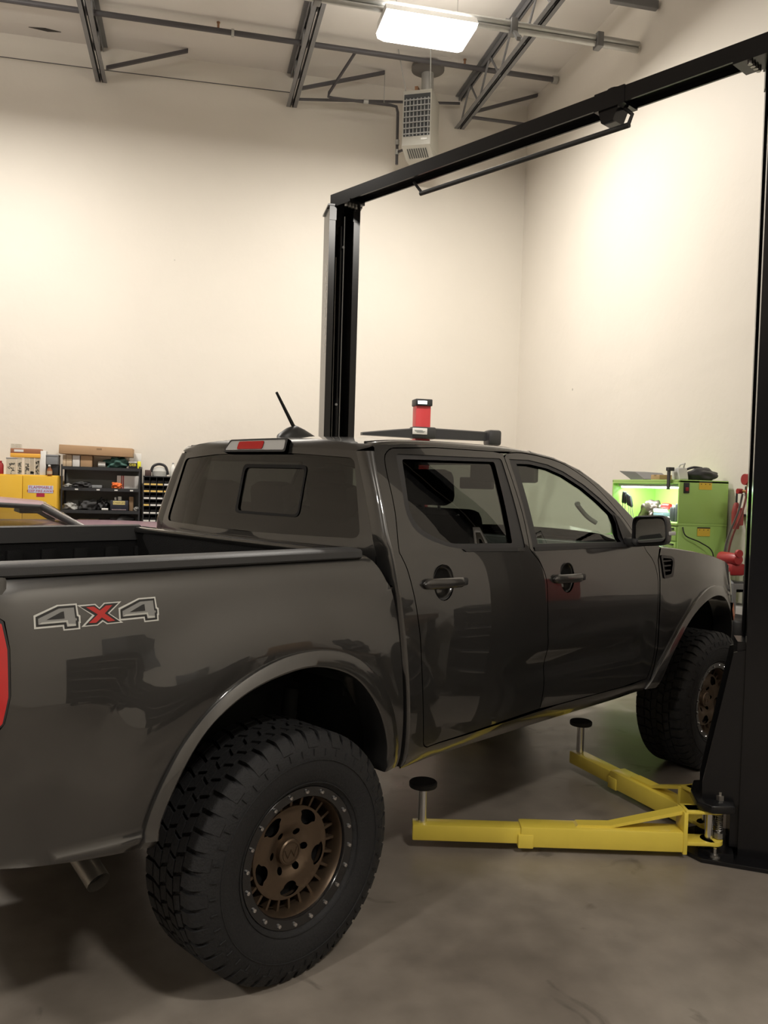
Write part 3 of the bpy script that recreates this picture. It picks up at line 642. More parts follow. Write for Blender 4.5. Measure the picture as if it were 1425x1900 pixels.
# ---- decal on the bed side
DEC = dict(
 W4a=[(-0.888, 1.299), (-0.825, 1.322), (-0.771, 1.322), (-0.768, 1.292), (-0.763, 1.289), (-0.763, 1.269), (-0.765, 1.269), (-0.765, 1.253), (-0.811, 1.253), (-0.813, 1.264), (-0.888, 1.264)],
 B4a=[(-0.883, 1.295), (-0.823, 1.318), (-0.775, 1.318), (-0.773, 1.289), (-0.768, 1.286), (-0.768, 1.274), (-0.77, 1.273), (-0.77, 1.257), (-0.808, 1.257), (-0.809, 1.269), (-0.883, 1.269)],
 G4a=[(-0.877, 1.290), (-0.821, 1.312), (-0.780, 1.312), (-0.778, 1.284), (-0.773, 1.282), (-0.774, 1.277), (-0.777, 1.277), (-0.777, 1.263), (-0.801, 1.263), (-0.803, 1.275), (-0.877, 1.275)],
 H4a=[(-0.856, 1.285), (-0.815, 1.303), (-0.808, 1.304), (-0.807, 1.285)],
 WX=[(-0.771, 1.317), (-0.719, 1.317), (-0.708, 1.306), (-0.694, 1.318), (-0.642, 1.318), (-0.68, 1.288), (-0.64, 1.259), (-0.689, 1.259), (-0.7, 1.267), (-0.716, 1.258), (-0.762, 1.258), (-0.73, 1.287)],
 BX=[(-0.763, 1.313), (-0.721, 1.314), (-0.708, 1.302), (-0.692, 1.315), (-0.651, 1.315), (-0.685, 1.289), (-0.649, 1.262), (-0.687, 1.262), (-0.701, 1.272), (-0.717, 1.261), (-0.752, 1.261), (-0.723, 1.286)],
 RX=[(-0.746, 1.31), (-0.724, 1.31), (-0.708, 1.298), (-0.689, 1.31), (-0.67, 1.31), (-0.694, 1.289), (-0.665, 1.267), (-0.684, 1.266), (-0.703, 1.279), (-0.72, 1.266), (-0.741, 1.267), (-0.714, 1.288)])
for k in list(DEC): DEC[k] = [(x + .014, z) for x, z in DEC[k]]
for k in ('W4a', 'B4a', 'G4a', 'H4a'): DEC[k.replace('a', 'b')] = [(x + .236, z + .001) for x, z in DEC[k]]
DEC['S4a'] = [(x + .014, z) for x, z in [(-0.877, 1.275), (-0.803, 1.275), (-0.801, 1.263), (-0.777, 1.263), (-0.777, 1.268), (-0.797, 1.270), (-0.799, 1.280), (-0.868, 1.280)]]; DEC['S4b'] = [(x + .236, z + .001) for x, z in DEC['S4a']]
wht = mat('decal_silver', (.62, .62, .58), .5); dbl = mat('decal_black', (.02, .02, .02), .5); dgr = mat('decal_grey', (.25, .25, .24), .5); dred = mat('decal_red', (.5, .03, .025), .5); dlt = mat('decal_light', (.5, .5, .46), .5)
for sg in (-1, 1):
    for key, lay, m_, nm in (('W4a', 1, wht, 'numeral_outline'), ('W4b', 1, wht, 'numeral_outline'), ('WX', 1.5, wht, 'cross_outline'), ('B4a', 2, dbl, 'numeral_shadow'), ('B4b', 2, dbl, 'numeral_shadow'), ('BX', 2.5, dbl, 'cross_shadow'),
                         ('G4a', 3, dgr, 'numeral_face'), ('G4b', 3, dgr, 'numeral_face'), ('RX', 3.5, dred, 'cross_face'), ('H4a', 4, dbl, 'numeral_counter'), ('H4b', 4, dbl, 'numeral_counter'), ('S4a', 4.2, dlt, 'numeral_edge'), ('S4b', 4.2, dlt, 'numeral_edge')):
        pts = DEC[key]
        if sg > 0: pts = [(-1.413 - x, z) for x, z in pts] if False else pts
        P_, F_, L_ = cdt_region(pts, [], .05)
        MB().add([(q[0], sg * (Wd(*q) + .0005 * lay + .0005), q[1]) for q in P_], F_).build('decal_' + nm, m_, truck)
# ---- wheels: axle along y, outer face toward -y, bolt plane at y=0 of the wheel frame
RT = .418
def tyre_mesh():
    mb = MB(); n = 96
    prof = [(.232, .002), (.240, -.010), (.262, -.022), (.30, -.030), (.335, -.029), (.362, -.022), (.385, -.010), (.398, .006), (.404, .02), (.405, .07), (.406, .12), (.406, .14), (.406, .16), (.405, .21), (.404, .26), (.398, .274), (.385, .29), (.34, .308), (.28, .302), (.235, .28)]
    mb.lathe(prof, n, 'y', cap=False)
    def blk(a0, a1, y0, y1, r0, r1, sk=0., tilt=0.):
        vs = []
        for r in (r0, r1):
            for (a, y) in ((a0, y0), (a1, y0), (a1 + sk, y1), (a0 + sk, y1)):
                rr = r if r == r0 else r - .004
                ins = .0015 if r == r1 else 0
                vs.append((rr * math.cos(a), y, rr * math.sin(a)) if False else (r * math.cos(a), y, r * math.sin(a)))
        mb.add(vs, [(4, 5, 6, 7), (0, 1, 5, 4), (1, 2, 6, 5), (2, 3, 7, 6), (3, 0, 4, 7)])
    N = 44; st = 2 * PI / N
    for k in range(N):
        a = k * st; j = (k % 2) * .006
        # outer shoulder blocks wrapping down the sidewall
        for (sy, o) in ((0, 1), (1, -1)):
            Y = (lambda y: y) if sy == 0 else (lambda y: .28 - y)
            a0, a1 = a + (0 if sy == 0 else st * .5), a + st * .74 + (0 if sy == 0 else st * .5)
            rr = [(.372 - j, -.020), (.400, -.004), (.414, .008), (.418, .020), (.418, .056)]; rl = [(.362, -.018), (.388, -.004), (.402, .008), (.404, .02), (.404, .056)]
            vs = []; L = len(rr)
            for (r, y) in rr: vs += [(r * math.cos(a0), Y(y), r * math.sin(a0)), (r * math.cos(a1), Y(y), r * math.sin(a1))]
            for (r, y) in rl: vs += [(r * math.cos(a0), Y(y), r * math.sin(a0)), (r * math.cos(a1), Y(y), r * math.sin(a1))]
            fs = [(2 * i, 2 * i + 1, 2 * i + 3, 2 * i + 2) for i in range(L - 1)]
            fs += [(2 * i, 2 * i + 2, 2 * L + 2 * i + 2, 2 * L + 2 * i) for i in range(L - 1)] + [(2 * i + 1, 2 * L + 2 * i + 1, 2 * L + 2 * i + 3, 2 * i + 3) for i in range(L - 1)] + [(0, 2 * L, 2 * L + 1, 1), (2 * L - 2, 2 * L - 1, 4 * L - 1, 4 * L - 2)]
            mb.add(vs, fs)
        for (y0, y1, ph, sk) in ((.064, .098, .3, .03), (.105, .138, .75, -.03), (.142, .175, .25, .03), (.182, .216, .7, -.03)):
            blk(a + ph * st, a + ph * st + st * .78, y0, y1, .402, .418, sk)
        # sidewall ribs
        if k % 1 == 0:
            ai = a + st * .35; vs = []
            for (r, y) in ((.345, -.030), (.366, -.025)):
                for d in (-.006, .006): vs.append((r * math.cos(ai + d), y + .002, r * math.sin(ai + d)))
                for d in (-.004, .004): vs.append((r * math.cos(ai + d), y - .0015, r * math.sin(ai + d)))
            mb.add(vs, [(0, 4, 6, 2), (2, 6, 7, 3), (3, 7, 5, 1), (0, 2, 3, 1), (4, 5, 7, 6)])
    for r, y in ((.252, -.0195), (.330, -.0305)): mb.tube([(r * math.cos(2 * PI * k / 72), y, r * math.sin(2 * PI * k / 72)) for k in range(72)], .0022, 5, closed=True)
    return mb
def make_wheel(parent, loc, sg, ph, steer=0., hubrot=0.):
    w = bpy.data.objects.new('wheel', None); COL.objects.link(w); w.parent = parent; w.location = loc
    w.rotation_euler = (0, 0, steer if sg < 0 else PI + steer); w.empty_display_size = .1
    return w
def wheel_parts():
    P = []
    P.append(('tyre', tyre_mesh(), rubber, 40))
    # barrel + lip
    mb = MB(); mb.lathe([(.203, .004), (.199, .010), (.196, .020), (.193, .040), (.192, .060), (.192, .20), (.21, .25), (.205, .25), (.187, .20), (.187, .06)], 64, 'y', cap=False)
    P.append(('rim_barrel', mb, bronze, 40))
    # face disc with windows: build as cdt region in (x,z)
    wins = []
    for k in range(5):
        a = math.radians(55 + 72 * k); cx, cz = .124 * math.cos(a), .124 * math.sin(a)
        e = []
        for i in range(20):
            t = 2 * PI * i / 20; u, v = .036 * math.cos(t), .0245 * math.sin(t)
            # long axis tangential, egg shaped towards the hub
            u *= (1.15 if v > 0 else .8); rx = cx + v * math.cos(a) - u * math.sin(a); rz = cz + v * math.sin(a) + u * math.cos(a); e.append((rx, rz))
        wins.append(e)
    lugs = []
    for k in range(6):
        a = math.radians(0 + 60 * k); lugs.append([(.068 * math.cos(a) + .0125 * math.cos(t * PI / 6), .068 * math.sin(a) + .0125 * math.sin(t * PI / 6)) for t in range(12)])
    out = [(.156 * math.cos(2 * PI * k / 72), .156 * math.sin(2 * PI * k / 72)) for k in range(72)]
    def dep(x, z):
        r = math.hypot(x, z); return .048 + .020 * (1 - sst(.045, .10, r)) - .003 * sst(.140, .152, r)
    P.append(('rim_face', ('panel', out, wins + lugs, lambda x, z: (x, dep(x, z), z)), bronze, 0))
    # vent ring: ribs between disc and barrel
    mb = MB(); mb.lathe([(.154, .046), (.157, .046), (.158, .052), (.157, .075), (.154, .075)], 64, 'y', closed=True)
    for k in range(24):
        a = 2 * PI * k / 24; ca, sa = math.cos(a), math.sin(a); h = .0045
        vs = [(r * ca - s * h * sa, y, r * sa + s * h * ca) for r, y in ((.156, .049), (.194, .046), (.194, .075), (.156, .075)) for s in (-1, 1)]
        mb.add(vs, [(0, 1, 3, 2), (2, 3, 5, 4), (4, 5, 7, 6), (6, 7, 1, 0), (0, 2, 4, 6), (1, 7, 5, 3)])
    P.append(('vent_ribs', mb, bronze, 40))
    mb = MB(); mb.lathe([(.0005, .085), (.19, .085)], 48, 'y'); mb.v = [v for v in mb.v]; P.append(('rim_backing', mb, black, 0))
    mb = MB(); mb.lathe([(.200, .010), (.200, -.001), (.203, -.006), (.234, -.008), (.238, -.004), (.239, .004)], 64, 'y', cap=False); P.append(('beadlock_ring', mb, glossb, 40))
    mb = MB(); mb.lathe([(.046, .068), (.0445, .048), (.040, .044), (.001, .043)], 32, 'y', cap=False); P.append(('hub_cap', mb, bronze, 40))
    mb = MB(); mb.tube([(-.026, .042, .014), (-.014, .042, -.016), (0, .042, .010), (.014, .042, -.016), (.026, .042, .014)], .0018, 5); mb.tube([(.034 * math.cos(k * PI / 16), .0425, .034 * math.sin(k * PI / 16)) for k in range(32)], .0012, 5, closed=True); P.append(('cap_emblem', mb, bronze, 40))
    return P
WP = wheel_parts(); WM = {}
bolt_me = None
for (lx, ly, sg, ph, st) in ((0, -.93, -1, 4.8, 0.), (3.226, -.93, -1, 8.57, math.radians(-3.3)), (0, .93, 1, 4.8, 0.), (3.226, .93, 1, 3., math.radians(-3.3))):
    w = make_wheel(truck, (lx, ly, RT), sg, ph, st)
    for nm, mb, m_, sm in WP:
        if nm in WM:
            o = bpy.data.objects.new(nm, WM[nm]); COL.objects.link(o); o.parent = w
        else:
            if isinstance(mb, tuple): o = panel(nm, mb[1], mb[2], mb[3], m_, w, .014, .012, (0, -1, 0))
            else: o = mb.build(nm, m_, w, smooth=sm)
            WM[nm] = o.data
    if bolt_me is None:
        b = MB(); b.lathe([(.0078, 0), (.0078, -.004), (.006, -.008), (.001, -.009)], 8, 'y', cap=False).build('beadlock_bolt', chrome, w, smooth=40); bolt_me = bpy.data.meshes['beadlock_bolt']; bpy.data.objects.remove(bpy.data.objects['beadlock_bolt'])
    for k in range(20):
        a = math.radians(90 - ph - 18 * k); o = bpy.data.objects.new('beadlock_bolt', bolt_me); COL.objects.link(o); o.parent = w; o.location = (.2197 * math.cos(a), -.007, .2197 * math.sin(a))
# ---- chassis
mb = MB()
for s in (-1, 1): mb.box(-1.15, 3.9, s * .42 - .04, s * .42 + .04, .55, .68)
for x in (-.9, -.3, .5, 1.2, 2.0, 2.7): mb.box(x, x + .07, -.42, .42, .56, .64)
mb.build('chassis_frame', black, truck)
MB().box(.50, 2.55, -.80, .80, .60, .66).build('cab_floor', black, truck)
MB().tube([(0, -.70, RT), (0, .70, RT)], .045, 14).lathe([(.01, -.09), (.10, -.08), (.14, 0), (.10, .08), (.01, .09)], 20, 'x', (0, .05, RT)).build('rear_axle', black, truck, smooth=40)
MB().tube([(3.226, -.70, RT), (3.226, .70, RT)], .04, 12).box(2.95, 3.5, -.3, .3, .40, .62, .04).build('front_axle', black, truck, smooth=40)
for s in (-1, 1):
    MB().box(-.62, .62, s * .56 - .03, s * .56 + .03, .47, .52).build('leaf_spring', black, truck)
    MB().tube([(.16, s * .60, .42), (.28, s * .52, .86)], .03, 12).build('shock_absorber', black, truck, smooth=40)
    MB().tube([(3.25, s * .58, .55), (3.22, s * .52, 1.0)], .055, 14).build('front_strut', black, truck, smooth=40)
mb = MB(); pth = catmull([(-.30, -.38, .62), (-.52, -.42, .62), (-.62, -.52, .575), (-.614, -.74, .458)], 6); mb.tube(pth, .036, 20, cap=False)
mb.build('exhaust_pipe', mat('exhaust_steel', (.30, .28, .25), .4, .8), truck, smooth=60)
MB().tube([pth[-3], pth[-2]], .033, 20).build('exhaust_inside', black, truck)
MB().box(2.6, 3.9, -.45, .45, .60, 1.22).build('engine_bay', black, truck)
# ---- cabin
ih = lambda z: .80
MB().box(.46, 2.50, -.80, .80, .66, .72).build('carpet', cabin, truck)
def seat(x, y, w, parent, hr=True):
    s = bpy.data.objects.new('seat', None); COL.objects.link(s); s.parent = truck; s.location = (x, y, 0)
    MB().box(-.25, .27, -w / 2, w / 2, .86, 1.04, .05).build('seat_cushion', cabin, s, smooth=40)
    mb = MB().box(-.07, .07, -w / 2, w / 2, 0, .60, .05); mb.xform(Matrix.Translation((-.24, 0, .98)) @ Matrix.Rotation(math.radians(-14), 4, 'Y')); mb.build('seat_back', cabin, s, smooth=40)
    if hr:
        for yy in ((0,) if w < .8 else (-.42, 0, .42)):
            mb = MB().box(-.05, .05, -.13, .13, 0, .17, .04); mb.tube([(0, -.05, -.08), (0, -.05, .02)], .007, 6); mb.tube([(0, .05, -.08), (0, .05, .02)], .007, 6)
            mb.xform(Matrix.Translation((-.40, yy, 1.58 if w < .8 else 1.50)) @ Matrix.Rotation(math.radians(-8), 4, 'Y')); mb.build('headrest', cabin, s, smooth=40)
    return s
seat(1.62, -.38, .52, truck); seat(1.62, .38, .52, truck); seat(.98, 0, 1.36, truck)
mb = MB(); mb.prism([(2.12, .95), (2.08, 1.26), (2.14, 1.345), (2.30, 1.375), (2.55, 1.36), (2.55, .8), (2.2, .8)], 'y', -.78, .78, .02); mb.build('dashboard', cabin, truck, smooth=40)
MB().prism([(2.14, 1.33), (2.20, 1.42), (2.34, 1.41), (2.36, 1.36)], 'y', .20, .58, .02).build('instrument_hood', cabin, truck, smooth=40)
sw = MB(); M_ = Matrix.Translation((2.02, .38, 1.22)) @ Matrix.Rotation(math.radians(-65), 4, 'Y')
sw.tube([(.185 * math.cos(2 * PI * k / 32), .185 * math.sin(2 * PI * k / 32), 0) for k in range(32)], .016, 8, closed=True); sw.box(-.18, .18, -.03, .03, -.015, .015, .01); sw.tube([(0, 0, 0), (0, 0, -.2)], .03, 10); sw.xform(M_)
sw.build('steering_wheel', cabin, truck, smooth=40)
MB().box(2.02, 2.05, -.12, .12, 1.66, 1.73, .01).tube([(2.04, 0, 1.73), (2.10, 0, 1.79)], .008, 6).build('interior_mirror', plast, truck, smooth=40)
# inner pillar trims
for sg in (-1, 1):
    ring_o = [(.60, 1.40), (.60, 1.60), (.66, 1.80), (1.3, 1.815), (1.6, 1.81), (1.86, 1.77), (2.06, 1.69), (2.2, 1.59), (2.34, 1.45), (2.36, 1.40)]
    panel('pillar_trim', ring_o, [rwin, fwin], lambda x, z: (x, sg * (Wd(x, z) - .035), z), cabing, truck, .05, .0, (0, -sg, 0))
    MB().tube(catmull([(1.98, sg * .715, 1.60), (2.01, sg * .69, 1.595), (2.09, sg * .70, 1.535), (2.13, sg * .735, 1.50)], 6), .012, 8).build('grab_handle', cabing, truck, smooth=60)
    MB().box(1.72, 1.76, *sorted((sg * .20, sg * .62)), 1.70, 1.82, .012).build('sun_visor', cabing, truck, smooth=40)
# ================================================================== two-post lift (local frame centred between the posts)
ca_, sa_ = math.cos(TR), math.sin(TR)
LX0, LY0 = 2.2325, -.005
lift = thing('two_post_lift', 'black two-post car lift with overhead beam and yellow swing arms', 'car lift', (ca_ * LX0 - sa_ * LY0, sa_ * LX0 + ca_ * LY0, 0), TR - math.radians(2.4))
lblk = mat('lift_black_paint', (.006, .006, .007), .2, 0, 0., .5, noise=.3, nscale=6)
lgrey = mat('lift_black_edge', (.006, .006, .007), .25, 0, 0, .5)
yel = mat('lift_yellow', (.80, .63, .085), .35, 0, .25, noise=.06, nscale=12)
def frame(px, py, sg):
    # local axes of a column: a = width, b = towards the opening
    o = Vector((-.5, .866 if sg < 0 else -.866, 0)); wd = Vector((.866, .5 if sg < 0 else -.5, 0))
    M = Matrix((wd, o, Vector((0, 0, 1)))).transposed().to_4x4(); M.translation = (px, py, 0); return M
for sg in (-1, 1):
    M = frame(0, sg * 1.505, sg); H = 3.66; t = .009; hw = .112; dp = .27; lip = .045
    if sg < 0:      # keep a right-handed frame for the mirrored column
        pass
    mb = MB()
    mb.box(-hw, -hw + t, -dp, 0, .02, H); mb.box(hw - t, hw, -dp, 0, .02, H); mb.box(-hw + t, hw - t, -dp, -dp + t, .02, H)
    mb.box(-hw + t, -hw + lip, -t, 0, .02, H); mb.box(hw - lip, hw - t, -t, 0, .02, H)
    mb.box(-hw + t, -hw + 2 * t, -.035, -t, .02, H); mb.box(hw - 2 * t, hw - t, -.035, -t, .02, H)
    col = mb.xform(M).build('column', lblk, lift); tag(col, label='black C-channel lift column')
    # top plate + bolts on column
    MB().box(-hw - .012, hw + .012, -dp, .01, H, H + .012).box(-hw, -hw + .05, -.012, .004, H - .10, H).box(hw - .05, hw, -.012, .004, H - .10, H).xform(M).build('column_cap', lblk, lift)
    # hydraulic cylinder, chain / cables in the channel
    MB().cyl((0, -.15, 0), .034, .3, 2.3, 16).cyl((0, -.15, 0), .02, 2.3, H - .1, 12).xform(M).build('hydraulic_cylinder', lgrey, lift, smooth=40)
    MB().tube([(.01, -.06, .9), (.01, -.06, H - .05)], .004, 6).xform(M).build('equaliser_cable', steel, lift)
    MB().tube([(-.045, -.05, .9), (-.05, -.05, H - .35)], .003, 6).xform(M).build('release_cable', steel, lift)
    for (a, z) in ((-.01, 2.25), (.012, 3.40)): MB().lathe([(.0105, 0), (.009, .004), (.001, .006)], 10, 'y', (a, -.10, z), cap=False).xform(M).build('white_button', mat('white_plastic', (.7, .7, .68), .5), lift)
    # carriage
    mb = MB(); mb.box(-.088, .088, -.06, .035, .05, 1.0); mb.prism([(-.06, .25), (.16, .25), (.16, .34), (.05, .95), (-.06, .98)], 'x', -.10, -.088); mb.prism([(-.06, .25), (.16, .25), (.16, .34), (.05, .95), (-.06, .98)], 'x', .088, .10)
    mb.xform(M).build('carriage', lgrey, lift)
    mb = MB(); mb.prism([(-.16, .02), (-.19, .12), (-.15, .185), (0, .205), (.15, .185), (.19, .12), (.16, .02)], 'z', .225, .262, .006); mb.xform(M).build('upper_pivot_plate', lgrey, lift, smooth=40)
    mb = MB(); mb.prism([(-.15, .02), (-.17, .12), (-.13, .17), (.13, .17), (.17, .12), (.15, .02)], 'z', .02, .04); mb.xform(M).build('lower_pivot_plate', lgrey, lift)
    # base plate with anchors
    mb = MB(); mb.prism([(-.20, .16), (-.11, .255), (.11, .255), (.20, .16), (.22, -.30), (.12, -.40), (-.12, -.40), (-.22, -.30)], 'z', 0, .02, .003); mb.xform(M).build('base_plate', lblk, lift)
    for (a, b) in ((-.165, .10), (.165, .10), (-.175, -.20), (.175, -.20), (0, -.36)):
        mb = MB(); mb.lathe([(.016, .02), (.016, .034)], 6); mb.cyl((0, 0, 0), .008, .034, .062, 10); mb.cyl((0, 0, 0), .022, .02, .024, 14); mb.xform(M @ Matrix.Translation((a, b, 0))); mb.build('anchor_bolt', steel, lift)
    mb = MB()
    for k, hgt in enumerate(() if sg < 0 else (.05, .03, .05, .04, .05, .03, .05, .045, .03, .05)): mb.box(-hw - .0012, -hw - .0002, -.09, -.065, 2.62 + k * .065, 2.62 + k * .065 + hgt)
    if sg > 0: mb.xform(M).build('column_lettering', mat('white_plastic', (.7, .7, .68), .5), lift)
    # ---- arms
    for arm_i, (a0, tip, half) in enumerate(((-1, (-1.12, -.543), .05), (1, (.35, -.403), .05))):
        piv = M @ Vector((a0 * .105, .125, 0)); tp = Vector((tip[0], tip[1] if sg < 0 else -tip[1], 0))
        d = (tp - piv); Ln = d.length; ang = math.atan2(d.y, d.x)
        A = Matrix.Translation((piv.x, piv.y, 0)) @ Matrix.Rotation(ang, 4, 'Z')
        a = bpy.data.objects.new('swing_arm', None); COL.objects.link(a); a.parent = lift; a.empty_display_size = .05
        zt = .125; h0 = .095
        x0, x1 = .13, Ln * .66
        MB().box(x0, x1, -.052, .052, zt - h0, zt, .008).xform(A).build('outer_tube', yel, a, smooth=40)
        mb = MB().box(x1 - .06, x1 + .012, -.056, .056, zt - h0 - .004, zt - .035, .006); mb.prism([(x1 - .05, -.060), (x1 + .014, -.060), (x1 - .02, -.060 - .0)], 'z', .07, .08) if False else None
        mb.xform(A).build('tube_collar', yel, a, smooth=40)
        MB().box(x1 - .2, Ln + .045, -.042, .042, zt - h0 + .012, zt - .010, .006).xform(A).build('inner_tube', yel, a, smooth=40)
        # diagonal top stiffener
        mb = MB(); mb.add([], [])
        xs0, xs1 = .02, min(.62, Ln * .52)
        prof = [(xs0, .222), (.11, .222), (xs1 - .16, zt + .012), (xs1 - .01, zt + .010), (xs1, zt), (xs1 - .165, zt), (.10, .206), (xs0, .206)]
        mb.prism(prof, 'y', -.03, .03); mb.xform(A).build('stiffener', yel, a)
        # yoke: end plate and two lugs
        mb = MB(); mb.box(.115, .135, -.055, .055, .022, .215, .004); mb.box(-.015, .125, -.05, .05, .208, .222, .004); mb.box(-.015, .125, -.05, .05, .062, .080, .004)
        mb.cyl((-.012, 0, 0), .05, .208, .222, 20); mb.cyl((-.012, 0, 0), .05, .062, .080, 20)
        mb.xform(A).build('yoke', yel, a, smooth=40)
        MB().cyl((0, 0, 0), .018, .05, .235, 16).xform(A).build('pivot_pin', chrome, a, smooth=40)
        mb = MB(); mb.cyl((-.045, .0, 0), .010, .08, .30, 12); mb.lathe([(.022, .085), (.022, .11)], 6, 'z', (-.045, 0, 0)); mb.lathe([(.020, .262), (.020, .285)], 6, 'z', (-.045, 0, 0)); mb.xform(A).build('lock_pin', steel, a, smooth=40)
        sp = [(-.045 + .016 * math.cos(k * PI / 4), .016 * math.sin(k * PI / 4), .12 + k * .0012) for k in range(70)]; MB().tube(sp, .0025, 5).xform(A).build('lock_spring', steel, a, smooth=60)
        # pad
        MB().cyl((Ln, 0, 0), .021, zt - .02, .284, 20).xform(A).build('pad_stem', chrome, a, smooth=40)
        MB().lathe([(.03, .277), (.062, .279), (.065, .284), (.065, .300), (.060, .305), (.001, .305)], 28, 'z', (Ln, 0, 0)).xform(A).build('pad', mat('pad_rubber', (.015, .015, .016), .7), a, smooth=40)
# ---- overhead beam
mb = MB(); mb.prism([(-.062, 3.672), (-.062, 3.752), (.062, 3.752), (.062, 3.672), (.05, 3.672), (.05, 3.74), (-.05, 3.74), (-.05, 3.672)], 'y', -1.60, 1.60); mb.box(-.048, .048, -1.55, 1.55, 3.700, 3.706)
mb.build('overhead_beam', lblk, lift); 
MB().box(-.066, .066, -.80, -.62, 3.664, 3.757).cyl((0, -.71, 0), .05, 3.757, 3.772, 18).build('beam_splice', lblk, lift)
MB().prism([(-.76, 3.668), (-.64, 3.668), (-.66, 3.60), (-.73, 3.60)], 'x', -.055, .045).build('limit_switch_box', lblk, lift)
MB().tube([(0, .80, 3.665), (0, .72, 3.575)], .010, 8).tube([(0, -.765, 3.665), (0, -.81, 3.62), (0, -.79, 3.575)], .010, 8).tube([(0, .735, 3.575), (0, -.795, 3.571)], .0145, 10).build('safety_bar', mat('bar_foam', (.03, .03, .03), .6), lift, smooth=40)
for sg in (-1, 1):
    MB().box(-.07, .07, sg * 1.50 - .13, sg * 1.50 + .13, 3.655, 3.676).build('beam_foot', lblk, lift)
    for k in range(4): MB().lathe([(.012, 3.64), (.012, 3.657)], 6, 'z', (-.045 + .03 * k, sg * 1.44, 0)).build('beam_bolt', steel, lift)
# ================================================================== joists, pipes, heater
def ang_chord(mb, x, z, y0, y1, up=True):
    s = 1 if up else -1
    for sx in (-1, 1):
        mb.box(*sorted((x + sx * .012, x + sx * .065)), y0, y1, *sorted((z, z + s * .008)))
        mb.box(*sorted((x + sx * .012, x + sx * .020)), y0, y1, *sorted((z, z + s * .06)))
JL = ['grey steel bar joist left of the other bare joists, nearest the yellow cabinet end', 'grey steel bar joist meeting the wall above the shelving and lift', 'grey steel bar joist meeting the wall beside the unit heater']
JLAB = {-5.5: 'steel bar joist over the unseen end of the workshop', -3.26: 'steel bar joist over the unseen end of the workshop', -1.02: 'grey open-web joist meeting the back wall above the purple car', 1.25: 'grey open-web joist between the tie wire end and the gas pipe', 3.455: 'grey open-web joist crossing the conduit beside the unit heater'}
for x, lab in JLAB.items():
    t = thing('bar_joist', lab, 'joist', (x, YW, ZC), 0, 'ceiling joists'); zb = 6.365 - ZC; Ln = YW - YF
    mb = MB(); ang_chord(mb, 0, zb, -Ln + .1, -.01, True); mb.build('bottom_chord', dkst, t)
    mb = MB(); ang_chord(mb, 0, -.004, -Ln + .1, -.01, False); mb.build('top_chord', dkst, t)
    y = -.05; k = 0
    while y > -Ln + .9:
        for (a, b) in (((y, zb + .01), (y - .36, -.02)), ((y - .36, -.02), (y - .72, zb + .01))):
            MB().tube([(0, a[0], a[1]), (0, b[0], b[1])], .013, 6).build('web_rod', dkst, t)
        y -= .72
    # diagonal bridging at the wall end
for (x0, z0, x1, z1, y) in ((-1.02, 6.42, -.02, ZC - .04, 6.90), (1.25, 6.42, 2.35, ZC - .04, 6.75), (3.455, 6.42, 4.38, ZC - .05, 6.75)):
    tag(MB().prism([(x0 + .075, z0), (x1, z1), (x1, z1 + .04), (x0 + .075, z0 + .04)], 'y', y, y + .035).build('joist_brace', dkpipe), {-1.02: 'short diagonal brace rising from the joist above the purple car', 1.25: 'diagonal brace from the middle joist up to the ceiling near the gas pipe', 3.455: 'diagonal brace between the heater joist and the right wall'}[x0], 'brace', 'joist braces')
tag(MB().tube([(1.30, 6.98, 6.40), (3.40, 6.98, 6.62)], .018, 8).build('bridging_bar', dkpipe, smooth=40), 'slanted bridging bar running behind the unit heater between two joists', 'bridging bar')
tag(MB().tube([(3.50, 6.75, 6.36), (4.40, 6.75, 6.36)], .022, 8).build('wall_strut', dkpipe, smooth=40), 'short level strut from the heater joist to the right wall', 'strut')
# sprinkler pipe
t = thing('sprinkler_pipe', 'long dark sprinkler pipe under the ceiling with small brass heads', 'pipe', (0, 6.19, 6.69))
MB().tube([(XL_ + .02, 0, -.03), (4.33, 0, .0)], .030, 12).build('pipe', dkpipe, t, smooth=40)
MB().cyl((4.36, 0, 0), .045, -.05, .05, 14, 'x').xform(Matrix.Translation((0, 0, 0))).build('wall_flange', dkst, t, smooth=40) if False else MB().lathe([(.045, 4.33), (.045, 4.39)], 14, 'x').build('wall_flange', galv, t, smooth=40)
brass = mat('brass_head', (.35, .2, .12), .4, .8)
for x in (-4., -2.2, .311, 3.2):
    MB().cyl((x, 0, 0), .013, .02, .075, 8).cyl((x, 0, 0), .020, .075, .085, 10).build('sprinkler_head', brass, t)
MB().cyl((.47, 0, 0), .034, -.0, .0, 12, 'x') ; MB().tube([(.455, 0, -.01), (.485, 0, -.01)], .042, 12).build('pipe_clamp', galv, t, smooth=40)
# bottom bridging wire along the back wall
tag(MB().tube([(XL_ + .02, 7.11, 6.46), (-1.02, 7.11, 6.50), (1.25, 7.11, 6.53)], .005, 6).build('tie_wire', dkpipe, smooth=40), 'thin horizontal tie wire strung along the top of the back wall', 'wire')
# conduit pair
t = thing('conduit_run', 'pale galvanised conduit pair running level into the right wall above the lift', 'conduit', (0, 4.22, 6.14))
for dz, dy in ((.0, 0), (-.052, .012)): MB().tube([(-6.0, dy, dz), (4.385, dy, dz)], .028, 12).build('conduit', galv, t, smooth=40)
for x in (3.05, 3.95, 1.15, -1.1): MB().box(x - .035, x + .035, -.05, .06, -.10, .045, .01).build('strap', mat('strap_grey', (.22, .22, .22), .5, .5), t, smooth=40)
MB().prism([(-.16, -.20), (.16, .14), (.16, .10), (-.16, -.24)], 'x', 3.03, 3.07).build('hanger_angle', mat('strap_grey', (.22, .22, .22), .5, .5), t)
tag(MB().box(3.9, 4.385, 3.86, 3.92, 6.30, 6.38, .006).build('wall_angle', dkst), 'dark steel angle bolted high on the right wall over the beam', 'steel angle')
